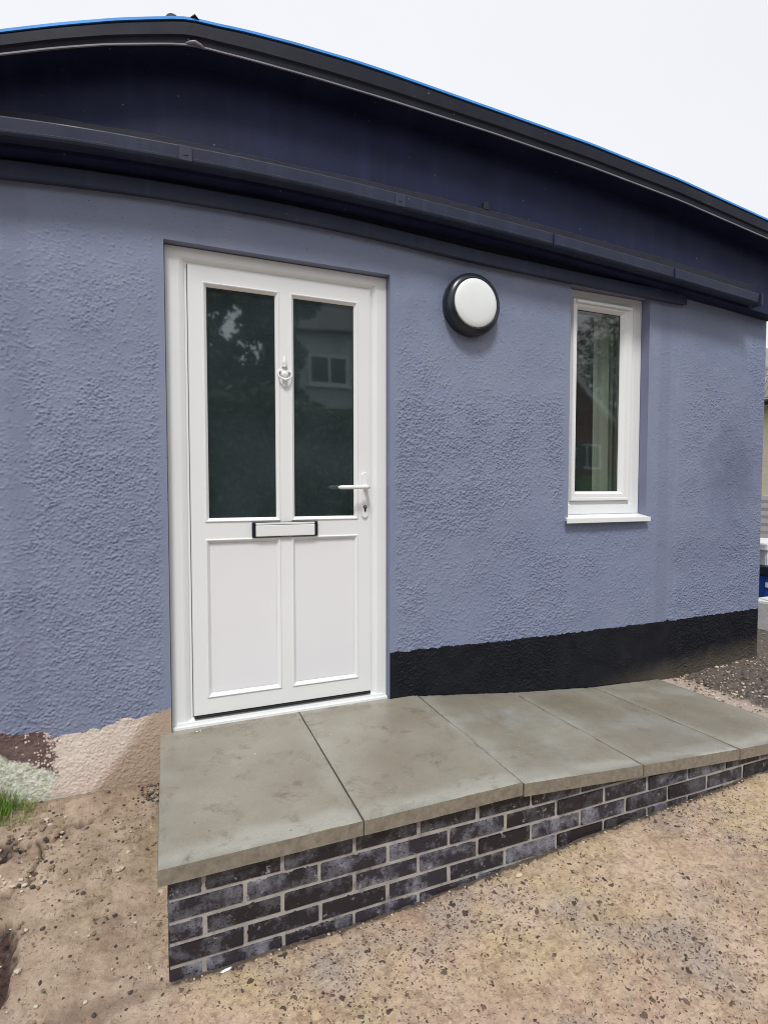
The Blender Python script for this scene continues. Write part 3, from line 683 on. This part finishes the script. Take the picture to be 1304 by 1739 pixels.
m.box(hx-.0042, hx+.0042, yl-.0125, yl-.009, .929, .945, 0, bev=.001); m.lathe((hx, yl-.0122, .952), [(.0038, 0), (.0035, -.0012), (0, -.0014)], 14, 1)
m.build('keyhole', [M['black'], M['steel']], door)

# ---- window
YW = .060
m = MB()
SX0, SX1, SZ0, SZ1 = 2.140, 2.5865, .968, 2.1175
frame3(WX0+.001, WX1-.002, WZ0+.018, WZ1-.002, SX0, SX1, SZ0, SZ1, [(0, .125), (0, YW), (.05, YW-.002), (.70, YW-.002), (.80, YW+.004), (.97, YW+.006), (1, YW+.010), (1, .125)])
win = m.build('window', M['upvc'], house); win['label'] = 'narrow white casement window high in the wall'
m = MB()
frame3(SX0+.002, SX1-.002, SZ0+.002, SZ1-.002, 2.178, 2.512, 1.024, 2.065, [(0, YW+.03), (0, YW-.014), (.06, YW-.017), (.28, YW-.017), (.34, YW-.015), (.72, YW-.015), (.80, YW-.010), (.97, YW+.004), (1, YW+.008), (1, YW+.016)])
sash = m.build('sash', M['upvc'], win)
m = MB(); m.box(SX0+.018, SX1-.030, YW-.030, YW-.0175, SZ1-.026, SZ1-.010, bev=.003); m.build('drip_rail', M['upvc'], win)
m = MB(); m.box(SX0+.0, SX1, YW+.0095, YW+.02, SZ0+.0, SZ1); 
m = MB(); m.frame(2.176, 2.514, 1.022, 2.067, [(0, YW+.0135), (.006, YW+.0135)]); m.build('pane_gasket', M['black'], win)
m = MB(); m.box(2.177, 2.513, YW+.014, YW+.038, 1.023, 2.066); m.build('glass_pane', M['glassw'], win)
m = MB(); m.box(2.5065, 2.5125, YW+.0385, YW+.052, 1.03, 2.06); m.build('spacer_bar', M['black'], win)
m = MB()
m.hexa([(2.052, -.034, .8465), (2.672, -.034, .8465), (2.672, -.026, .8465), (2.052, -.026, .8465), (2.052, -.034, .8735), (2.672, -.034, .8735), (2.672, -.026, .8735), (2.052, -.026, .8735)], bev=.0015)
m.hexa([(2.054, -.0262, .858), (2.670, -.0262, .858), (2.6665, .058, .868), (2.086, .058, .868), (2.054, -.0262, .8725), (2.670, -.0262, .8725), (2.6665, .058, .8895), (2.086, .058, .8895)])
m.build('window_sill', M['upvc'], win)
# curtain hanging inside, folds
m = MB(); xs_ = np.linspace(2.385, 2.67, 50); pts = [(x, .155+.018*math.sin(x*70)+.008*math.sin(x*173)) for x in xs_]
v0 = [m.b.verts.new((x, y, .2)) for x, y in pts]; v1 = [m.b.verts.new((x, y+.01, 2.2)) for x, y in pts]
for k in range(len(pts)-1): m.b.faces.new((v0[k], v0[k+1], v1[k+1], v1[k])).smooth = True
cu = m.build('curtain', M['curtain']); tag(cu, 'pale green curtain hanging inside the narrow window', 'curtain')

# ---------------------------------------------------------------- round wall lamp
lamp = empty('wall_lamp', (1.436, 0, 1.962)); tag(lamp, 'round black rimmed bulkhead lamp with white cover on the lavender wall', 'wall lamp')
m = MB(); m.lathe((0, 0, 0), [(.150, .002), (.1535, -.006), (.1555, -.030), (.1545, -.044), (.149, -.055), (.138, -.064), (.128, -.069), (.1215, -.070), (.1205, -.066), (.118, -.064)], 96)
m.build('housing', M['blackp'], lamp)
m = MB(); m.lathe((0, 0, 0), [(.1195, -.064), (.1195, -.071), (.115, -.0745), (.09, -.079), (.05, -.082), (0, -.083)], 96); m.build('diffuser', M['diff'], lamp)

# ---------------------------------------------------------------- ramp of concrete slabs on a brick wall
ramp = empty('entrance_ramp', (0, -.43, 0)); tag(ramp, 'grey concrete slab step and ramp on a low dark brick wall before the white door', 'ramp')
ox, oy = 0, .43
sj = [-.047, .5525, 1.1535, 1.722, 2.282, 2.790]
zf = [[0, 0], [0, 0], [-.007, -.047], [-.048, -.0855], [-.086, -.108]]
zb = [[0, 0], [0, 0], [-.002, -.064], [-.066, -.112], [-.113, -.132]]
T = .049
for k in range(5):
    x0, x1 = sj[k]+.0022, sj[k+1]-.0022; y0 = -.876; y1 = .030 if k < 2 else -.004
    if k == 2: x0 += .002
    a, b = zf[k]; c, d_ = zb[k]
    tw = random.uniform(-.0015, .0015)
    m = MB()
    vs = m.hexa([(x0, y0+tw, a-T), (x1, y0-tw, b-T), (x1, y1, d_-T), (x0, y1, c-T), (x0, y0+tw, a), (x1, y0-tw, b), (x1, y1, d_), (x0, y1, c)])
    # split finely and roughen the arrises
    bmesh.ops.subdivide_edges(m.b, edges=m.b.edges[:], cuts=27, use_grid_fill=True)
    xm, ym = (x0+x1)/2, (y0+y1)/2
    for v in m.b.verts:
        p = v.co; t = (p.x-x0)/(x1-x0); s = (p.y-y0)/(y1-y0); top = (a*(1-t)+b*t)*(1-s)+(c*(1-t)+d_*t)*s; dz = top-p.z
        nn = vnoise(np.array([p.x*60.]), np.array([p.y*60.+k*9]), 5)[0]
        r = .003+.004*nn*nn
        if dz < .001:
            e = min(p.x-x0, x1-p.x, p.y-y0, y1-p.y)
            if e < 1e-4: v.co.z -= r*.9; v.co.x += (1 if p.x < xm else -1)*(.0012 if min(p.x-x0, x1-p.x) < 1e-4 else 0); 
            if p.y-y0 < .004: v.co.y += r*.7
            v.co.z += .0008*math.sin(p.x*11+k)*math.sin(p.y*9)
        elif p.y-y0 < .003: v.co.y += .0015*(nn-.5)
    for f in m.b.faces: f.smooth = True
    for v in m.b.verts: v.co -= Vector((0, -.43, 0))
    s_ = m.build('slab', M['slab'], ramp)
    mod = s_.modifiers.new('e', 'EDGE_SPLIT'); mod.split_angle = R(50)
def underz(x):   # underside of the slabs at the front
    for k in range(5):
        if x <= sj[k+1] or k == 4: t = min(max((x-sj[k])/(sj[k+1]-sj[k]), 0), 1); return zf[k][0]*(1-t)+zf[k][1]*t-T
m = MB(); tone = []
P = .2255; CH = .0640; bh = CH-.0085; zt = [-.0535-CH*k for k in range(6)]
def brk(x0, x1, z0, z1, tn, mi=0, y0=-.856):
    n0 = len(m.b.faces); a0, a1 = min(z1, underz(x0+.002)-.008), min(z1, underz(x1-.002)-.008)
    if a0 < z0+.006 and a1 < z0+.006: return
    a0 = max(a0, z0+.004); a1 = max(a1, z0+.004)
    j = lambda s=.0015: random.uniform(-s, s)
    fy = y0+j()
    p = [(x0+j(), fy, z0+j()), (x1+j(), fy+j(.0007), z0+j()), (x1, y0+.10, z0), (x0, y0+.10, z0), (x0+j(), fy, a0+j(.001)), (x1+j(), fy+j(.0007), a1+j(.001)), (x1, y0+.10, a1), (x0, y0+.10, a0)]
    m.hexa(p, mi, bev=.0028)
    tone.extend([tn]*(len(m.b.faces)-n0))
for c in range(6):
    z1 = zt[c]; z0 = z1-bh
    off = .076 if c % 2 == 0 else .190
    x = off-P; 
    while x < 2.77:
        a, b = max(x+.0045, -.020), min(x+P-.0045, 2.77)
        if b-a > .02: brk(a, b, z0, z1, random.choice([.1, .2, .35, .5, .65, .8, .95]) if c else random.choice([.05, .15, .25, .4]))  # top course darker: shade under the slabs put into its tone
        x += P
m.b.faces.ensure_lookup_table()
nb = len(m.b.faces)
bm_ = m.b
bmesh.ops.recalc_face_normals(bm_, faces=bm_.faces)
for v in bm_.verts: v.co -= Vector((0, -.43, 0))
me = bpy.data.meshes.new('brick_wall'); bm_.to_mesh(me); bm_.free()
at = me.attributes.new('tone', 'FLOAT', 'FACE'); at.data.foreach_set('value', np.array((tone+[.5]*nb)[:nb], np.float32))
bw = link('brick_wall', me, M['brick'], ramp)
# mortar core, slightly behind the brick faces, top following the slabs
m = MB(); xsn = np.linspace(-.0165, 2.768, 260); rows = []
for x in xsn:
    u = underz(float(x))-.001; col = []
    for z in np.linspace(-.47, u, 34):
        yy = -.8523-.0012*vnoise(np.array([x*90]), np.array([z*90]), 3)[0]
        col.append(m.b.verts.new((x, yy+.43, z)))
    rows.append(col)
for A, B in zip(rows, rows[1:]):
    for k in range(33): m.b.faces.new((A[k], B[k], B[k+1], A[k+1])).smooth = True
for col in (rows[0], rows[-1]):
    b_, t_ = col[0].co, col[-1].co; m.quad([(b_.x, b_.y, b_.z), (b_.x, .42, b_.z), (b_.x, .42, t_.z), (t_.x, t_.y, t_.z)])
for A, B in zip(rows, rows[1:]):
    p, q = A[-1].co, B[-1].co; m.quad([(p.x, p.y, p.z), (q.x, q.y, q.z), (q.x, -.30, q.z), (p.x, -.30, p.z)])
m.build('mortar', M['mortar'], bw)

# ---------------------------------------------------------------- loose stones, grass, litter
def stone(m, c, r, mi):
    v = bmesh.ops.create_icosphere(m.b, subdivisions=1, radius=1)['verts']
    sx, sy, sz = r*random.uniform(.7, 1.4), r*random.uniform(.7, 1.2), r*random.uniform(.4, .8); a = random.uniform(0, 6.28)
    for q in v:
        p = q.co*random.uniform(.8, 1.15); x, y = p.x*sx, p.y*sy
        q.co = (c[0]+x*math.cos(a)-y*math.sin(a), c[1]+x*math.sin(a)+y*math.cos(a), c[2]+p.z*sz)
        for f in q.link_faces: f.material_index = mi
def gpt(x, y): return float(gz(np.array([x]), np.array([y]))[0])
m = MB()
for _ in range(260):    # along the foot of the brick wall
    x = random.uniform(-.02, 2.8); y = -.862-abs(random.gauss(0, .012)); stone(m, (x, y, gpt(x, y)+.002), random.uniform(.0018, .005), random.choice([0, 0, 1, 2]))
for _ in range(650):    # earth right of the ramp
    x = random.uniform(2.88, 4.2); y = -abs(random.gauss(0, .45))-.01; stone(m, (x, y, gpt(x, y)+.003), random.uniform(.003, .010)*random.choice([1, 1, 1.5]), random.choice([0, 1, 1, 2, 2]))
for _ in range(120):    # fillet edge
    x = random.gauss(2.95, .035); y = -random.uniform(.0, .8); stone(m, (x-.08*y, y, gpt(x, y)+.002), random.uniform(.003, .008), random.choice([0, 1, 2, 2]))
for _ in range(520):    # left strip
    x = random.uniform(-.7, -.03); y = random.uniform(-1.1, -.01); stone(m, (x, y, gpt(x, y)+.002), random.uniform(.0015, .0055)*random.choice([1, 1, 1, 1.8]), random.choice([0, 0, 1, 2]))
for _ in range(120):
    x = random.uniform(-.7, -.36); y = random.uniform(-.42, -.08); stone(m, (x, y, gpt(x, y)+.003), random.uniform(.004, .011), random.choice([0, 1, 1, 2]))
for _ in range(90):
    x = random.gauss(-.08, .03); y = -random.uniform(.01, .12); stone(m, (min(x, -.05), y, gpt(x, y)+.003), random.uniform(.003, .007), random.choice([0, 0, 1]))
for _ in range(1100):    # open drive
    x = random.uniform(-.4, 3.6); y = random.uniform(-2.1, -.9); stone(m, (x, y, gpt(x, y)+.001), random.uniform(.0015, .0042), random.choice([0, 0, 1, 1, 2]))
gr = m.build('gravel', [m_simple('dark_grit', (.06, .05, .045), .8), m_simple('brown_grit', (.22, .16, .11), .85), m_simple('pale_grit', (.5, .43, .34), .85)])
tag(gr, 'loose grit and small stones scattered over the concrete', 'gravel', kind='stuff')
def scrap(name, x, y, r, mat, label, cat, s=(1, 1, .4), a=0):
    m = MB(); v = bmesh.ops.create_icosphere(m.b, subdivisions=2, radius=r)['verts']
    for q in v:
        k = 1+.5*(vnoise(np.array([q.co.x/r*1.7+x*9]), np.array([q.co.y/r*1.7+q.co.z/r*1.3]), 4)[0]-.5)
        px, py = q.co.x*s[0]*k, q.co.y*s[1]*k; q.co = (px*math.cos(a)-py*math.sin(a), px*math.sin(a)+py*math.cos(a), q.co.z*s[2]*k)
    o = m.build(name, mat); z = gpt(x, y); o.location = (x, y, z+r*s[2]*.6); tag(o, label, cat); return o
pale = m_simple('pale_stone', (.55, .46, .34), .85, .2, 60)
scrap('pebble', 1.115, -.905, .011, pale, 'pale pebble on the concrete by the brick wall under the third slab', 'pebble', (1.3, .8, .6))
scrap('litter', .135, -.872, .011, m_simple('white_paper', (.85, .9, .95), .5), 'tiny white scrap of litter at the left foot of the brick wall', 'litter', (1.6, .5, .3), .2)
m = MB()
for x, y, r in ((.10, -.03, .006), (.115, -.028, .004), (.80, .005, .004), (.845, .004, .003), (.98, -.05, .002), (.30, -.32, .003), (.62, -.27, .002), (.33, -.02, .0025)):
    stone(m, (x, y, .002), r, 0)
dm = m.build('mortar_crumb', m_simple('white_crumb', (.7, .64, .56), .9)); tag(dm, 'whitish mortar crumbs scattered along the door threshold', 'crumbs', kind='stuff')

m = MB()
def blade(b, h, lean, wd):
    a = random.uniform(0, 6.28); d = Vector((math.cos(a), math.sin(a), 0)); s = Vector((-d.y, d.x, 0))*wd; prev = None
    for k in range(5):
        t = k/4; p = Vector(b)+d*lean*t*t+Vector((0, 0, h*t*(1-.25*t*lean/h))); ww_ = s*(1-t*.92)
        cur = (m.b.verts.new(p-ww_), m.b.verts.new(p+ww_))
        if prev: m.b.faces.new((prev[0], prev[1], cur[1], cur[0])).material_index = mi
        prev = cur
for _ in range(900):
    x = min(random.gauss(-.66, .085), -.50); y = -abs(random.gauss(.03, .05))-.005; 
    k = max(.2, 1-max(0, (x+.64))/.17); mi = random.choice([0, 0, 0, 1])
    blade((x, y, gpt(x, y)-.005), random.uniform(.04, .17)*k, random.uniform(.01, .07), random.uniform(.0012, .0026))
for _ in range(60):
    x = random.uniform(-.55, -.38); y = -random.uniform(.03, .17); mi = 1
    blade((x, y, gpt(x, y)), random.uniform(.01, .03), random.uniform(.01, .04), .0012)
gs = m.build('grass', [m_leaf('fresh_grass', (.07, .16, .015), (.16, .30, .035)), m_leaf('dry_grass', (.22, .19, .08), (.34, .28, .13))], rn=False)
tag(gs, 'tuft of green grass against the unpainted wall base at left', 'grass', kind='stuff')

# ---------------------------------------------------------------- beyond the right corner
white = m_simple('white_container_plastic', (.72, .74, .76), .4); bluep = m_simple('blue_container_plastic', (.015, .06, .28), .35)
t = empty('recycling_box', (4.93, .78, -.09)); tag(t, 'blue recycling box with black rim and white mark by the house corner', 'recycling box')
m = MB(); m.hexa([(-.24, -.2, .02), (.30, -.2, .02), (.30, .2, .02), (-.24, .2, .02), (-.26, -.22, .40), (.33, -.22, .40), (.33, .22, .40), (-.26, .22, .40)], bev=.01); m.build('box', [bluep], t)
m = MB(); m.box(-.275, .345, -.235, .235, .40, .475, bev=.012); m.build('rim', M['blackp'], t)
m = MB()
for z0, z1, xa, xb in ((.30, .34, -.262, -.12), (.24, .30, -.20, -.14)): m.hexa([(xa, -.226, z0), (xb, -.226, z0), (xb, -.2, z0), (xa, -.2, z0), (xa, -.226, z1), (xb, -.226, z1), (xb, -.2, z1), (xa, -.2, z1)])
m.build('mark', white, t)
t2 = empty('storage_crate', (4.93, .78, .386)); tag(t2, 'white storage crate stacked on the blue recycling box', 'crate')
m = MB(); m.hexa([(-.24, -.19, .0), (.28, -.19, .0), (.28, .19, .0), (-.24, .19, .0), (-.26, -.2, .19), (.30, -.2, .19), (.30, .2, .19), (-.26, .2, .19)], bev=.008); m.build('tub', white, t2)
m = MB(); m.box(-.27, .31, -.21, .21, .13, .142, bev=.003); m.build('lid_groove', m_simple('grey_plastic', (.3, .3, .31), .5), t2)
m = MB(); m.tube([(4.44, .40, -.10), (4.46, .38, .62)], .012, 10); po = m.build('pole', M['blackp']); tag(po, 'thin dark pole leaning beside the house corner', 'pole')
m = MB(); m.box(4.42, 5.3, .36, .56, -.11, .14, bev=.02); wb = m.build('white_block', m_simple('white_painted_block', (.68, .68, .66), .7, .1, 8, .004)); tag(wb, 'low white block behind the dark pole at the house corner', 'block')
m = MB(); m.tube([(4.10, .05, -.06), (4.5, .22, -.05), (5.2, .5, -.06)], .05, 14); pi_ = m.build('drain_pipe', M['blackp']); tag(pi_, 'black drain pipe lying on the ground by the house corner', 'pipe')

nb_ = empty('neighbour_house', (13.0, 5.5, -.3)); tag(nb_, 'cream bungalow with grey tiled roof seen past the right wall corner', 'house')
m = MB(); m.box(-2.5, 7, -2, 6, 0, 3.0); m.build('wall', m_simple('cream_render', (.72, .66, .50), .85, .06, 3, .004, 40), nb_)
m = MB(); m.hexa([(-2.9, -2.4, 2.95), (7.4, -2.4, 2.95), (7.4, 6.4, 2.95), (-2.9, 6.4, 2.95), (-1.6, 1.6, 5.0), (6.1, 1.6, 5.0), (6.1, 2.4, 5.0), (-1.6, 2.4, 5.0)]); 
a = N('grey_roof_tiles', .85); 
bt = a.n('ShaderNodeTexBrick'); a.set(bt.inputs['Vector'], a.scale(a.P, (1, 1, 1))); bt.inputs['Scale'].default_value = 3; bt.inputs['Color1'].default_value = (.22, .20, .20, 1); bt.inputs['Color2'].default_value = (.30, .28, .27, 1); bt.inputs['Mortar'].default_value = (.1, .1, .1, 1)
a.col(bt.outputs[0]); m.build('roof', a.m, nb_)
m = MB(); m.tube([(-2.9, -2.46, 2.92), (7.4, -2.46, 2.92)], .07, 10); m.tube([(-2.96, -2.4, 2.92), (-2.96, 6.4, 2.92)], .07, 10); m.build('gutter', M['blackp'], nb_)
fw = MB(); fw.box(7.2, 14, 2.2, 2.35, -.4, .95)
a = N('grey_block_wall_blocks', .9); bt = a.n('ShaderNodeTexBrick'); a.set(bt.inputs['Vector'], a.scale(a.P, (1, 1, 1)))
mpn = a.n('ShaderNodeMapping'); mpn.inputs['Rotation'].default_value = (R(90), 0, 0); a.set(mpn.inputs[0], a.P); a.set(bt.inputs['Vector'], mpn.outputs[0]); bt.inputs['Scale'].default_value = 5
bt.inputs['Color1'].default_value = (.30, .29, .28, 1); bt.inputs['Color2'].default_value = (.38, .37, .35, 1); bt.inputs['Mortar'].default_value = (.55, .53, .5, 1); a.col(bt.outputs[0])
f_ = fw.build('garden_wall', a.m); tag(f_, 'low grey block garden wall in front of the cream bungalow', 'garden wall')

# ---------------------------------------------------------------- across the road: what the glass mirrors
def leafcloud(name, n, fn, size, mat, parent=None):
    c = np.array([fn() for _ in range(n)]); a = rng.normal(size=(n, 3)); a /= np.linalg.norm(a, axis=1)[:, None]
    b = np.cross(a, rng.normal(size=(n, 3))); b /= np.linalg.norm(b, axis=1)[:, None]
    s = (size*rng.uniform(.6, 1.4, n))[:, None]
    v = np.stack([c-a*s, c-b*s*.55, c+a*s, c+b*s*.55], 1).reshape(-1, 3).astype(np.float32)
    me = bpy.data.meshes.new(name); me.vertices.add(4*n); me.vertices.foreach_set('co', v.ravel())
    me.loops.add(4*n); me.loops.foreach_set('vertex_index', np.arange(4*n, dtype=np.int32)); me.polygons.add(n); me.polygons.foreach_set('loop_start', np.arange(0, 4*n, 4, dtype=np.int32)); me.update()
    return link(name, me, mat, parent)
lf = m_leaf('dark_hedge_leaves', (.04, .085, .03), (.10, .17, .055)); lt = m_leaf('tree_leaves', (.05, .085, .04), (.11, .16, .075))
def hedge(x0, x1, y, h, n, label):
    e = empty('hedge', ((x0+x1)/2, y, -.5)); L = (x1-x0)/2
    core = MB(); core.box(-L+.25, L-.25, -.55, .55, 0, h-.3, bev=.2); core.build('stem', m_simple('hedge_twigs', (.02, .025, .012), .9), e)
    def f():
        x = random.uniform(-L, L); hh = h*(.86+.28*float(vnoise(np.array([x*.8]), np.array([y]), 3)[0]))
        return (x, random.uniform(-.85, .85), random.uniform(0, hh)) if random.random() < .25 else ((x, .85+random.uniform(-.2, .15), random.uniform(0, hh)) if random.random() < .7 else (x, random.uniform(-.85, .85), hh+random.uniform(-.2, .15)))
    leafcloud('foliage', n, f, .10, lf, e); tag(e, label, 'hedge')
hedge(-9, 14, -14, 4.3, 22000, 'long dark green hedge across the road, mirrored in the door glass')
def tree(x, y, h, cr, label, n=5000):
    e = empty('tree', (x, y, -.5)); e['group'] = 'trees across the road'; m = MB(); m.tube([(0, 0, 0), (.08, .02, h*.3), (0, .1, h*.6), (.05, 0, h*.85)], [.28, .22, .14, .05], 10)
    cen = [Vector((random.uniform(-cr, cr)*.6, random.uniform(-cr, cr)*.6, h*random.uniform(.22, .92))) for _ in range(22)]
    for c in cen: m.tube([(0, .05, h*.35), tuple(c*.6+Vector((0, 0, h*.15))), tuple(c)], [.09, .06, .02], 6)
    m.build('trunk', m_simple('bark', (.08, .06, .045), .9, .3, 8, .01), e)
    def f():
        c = random.choice(cen); v = Vector(rng.normal(size=3)); v.normalize(); return tuple(c+v*cr*.42*random.uniform(.5, 1))
    leafcloud('crown', n, f, .14, lt, e); tag(e, label, 'tree')
tree(1.15, -17, 9.4, 2.2, 'tall leafy tree across the road, left one of the pair in the left door pane', 9000)
tree(3.85, -17.5, 9.4, 1.5, 'narrow leafy tree across the road, right one of the pair in the left door pane', 8000)
tree(-4.5, -17, 9, 3, 'broad leafy tree across the road left of the tall one')
tree(28.5, -27, 14.5, 4.6, 'big leafy tree behind the red brick gable house', 9000)
tree(12.5, -17, 8.5, 2.6, 'leafy tree across the road beside the brick gable house')
eh = empty('pale_house', (8.6, -24, -.5)); tag(eh, 'pale rendered house across the road mirrored in the right door pane', 'house')
m = MB(); m.box(-3.4, 3.4, -4, 4, 0, 8.2); m.build('wall', m_simple('pale_render', (.50, .52, .54), .9, .1, 2), eh)
m = MB(); m.hexa([(-3.9, -4.5, 8.1), (3.9, -4.5, 8.1), (3.9, 4.5, 8.1), (-3.9, 4.5, 8.1), (-3.9, -.1, 11), (3.9, -.1, 11), (3.9, .1, 11), (-3.9, .1, 11)]); m.build('roof', M['tile'], eh)
for wx_ in (-2.9, .9):
    for wz in (2.2, 5.9):
        m = MB(); m.frame(wx_, wx_+1.7, wz, wz+1.3, [(0, 4.02), (0, 4.08), (.1, 4.08), (.1, 4.03)]); m.box(wx_+.8, wx_+.9, 4.03, 4.08, wz+.1, wz+1.2); m.box(wx_-.1, wx_+1.8, 4.01, 4.16, wz-.1, wz-.004)
        w_ = m.build('window', white, eh); m = MB(); m.quad([(wx_+.1, 4.035, wz+.1), (wx_+1.6, 4.035, wz+.1), (wx_+1.6, 4.035, wz+1.2), (wx_+.1, 4.035, wz+1.2)]); m.build('pane', M['blackp'], w_)
eb = empty('brick_gable_house', (17.5, -23.5, -1.6)); tag(eb, 'red brick gable house across the road mirrored in the narrow window', 'house')
m = MB(); m.hexa([(-5, -5, 0), (5, -5, 0), (5, 4, 0), (-5, 4, 0), (-5, -5, 5.4), (5, -5, 5.4), (5, 4, 5.4), (-5, 4, 5.4)])
m.hexa([(-5, -5, 5.4), (5, -5, 5.4), (5, 4, 5.4), (-5, 4, 5.4), (-.05, -5, 9.4), (.05, -5, 9.4), (.05, 4, 9.4), (-.05, 4, 9.4)])
m.build('wall', m_simple('red_brick', (.20, .08, .06), .9, .2, 6), eb)
m = MB()
for s in (-1, 1): m.hexa([(s*5.5, 4.0, 4.95), (s*0, 4.0, 9.45), (s*0, 4.25, 9.45), (s*5.5, 4.25, 4.95), (s*5.5, 4.0, 5.3), (s*0, 4.0, 9.8), (s*0, 4.25, 9.8), (s*5.5, 4.25, 5.3)])
m.build('barge_board', white, eb)
m = MB()
for s in (-1, 1): m.hexa([(s*5.5, -5.2, 5.2), (s*0, -5.2, 9.75), (s*0, 3.99, 9.75), (s*5.5, 3.99, 5.2), (s*5.5, -5.2, 5.35), (s*0, -5.2, 9.9), (s*0, 3.99, 9.9), (s*5.5, 3.99, 5.35)])
m.build('roof', M['tile'], eb)
for wx_ in (-3.6, 1.6):
    m = MB(); m.frame(wx_, wx_+1.8, 3.6, 4.9, [(0, 4.02), (0, 4.08), (.12, 4.08), (.12, 4.03)]); m.box(wx_+.85, wx_+.95, 4.03, 4.08, 3.72, 4.78); w_ = m.build('window', white, eb)
    m = MB(); m.quad([(wx_+.12, 4.035, 3.72), (wx_+1.68, 4.035, 3.72), (wx_+1.68, 4.035, 4.78), (wx_+.12, 4.035, 4.78)]); m.build('pane', M['blackp'], w_)
m = MB(); m.hexa([(14.5, -16, -.6), (40, -16, -.6), (40, -13, -.6), (14.5, -13, -.6), (14.5, -16, 1.6), (40, -16, 1.6), (40, -14.5, .6), (14.5, -14.5, .6)])
bk = m.build('grass_bank', m_simple('lawn_grass', (.075, .14, .03), .9, .3, 5, .02)); tag(bk, kind='structure')
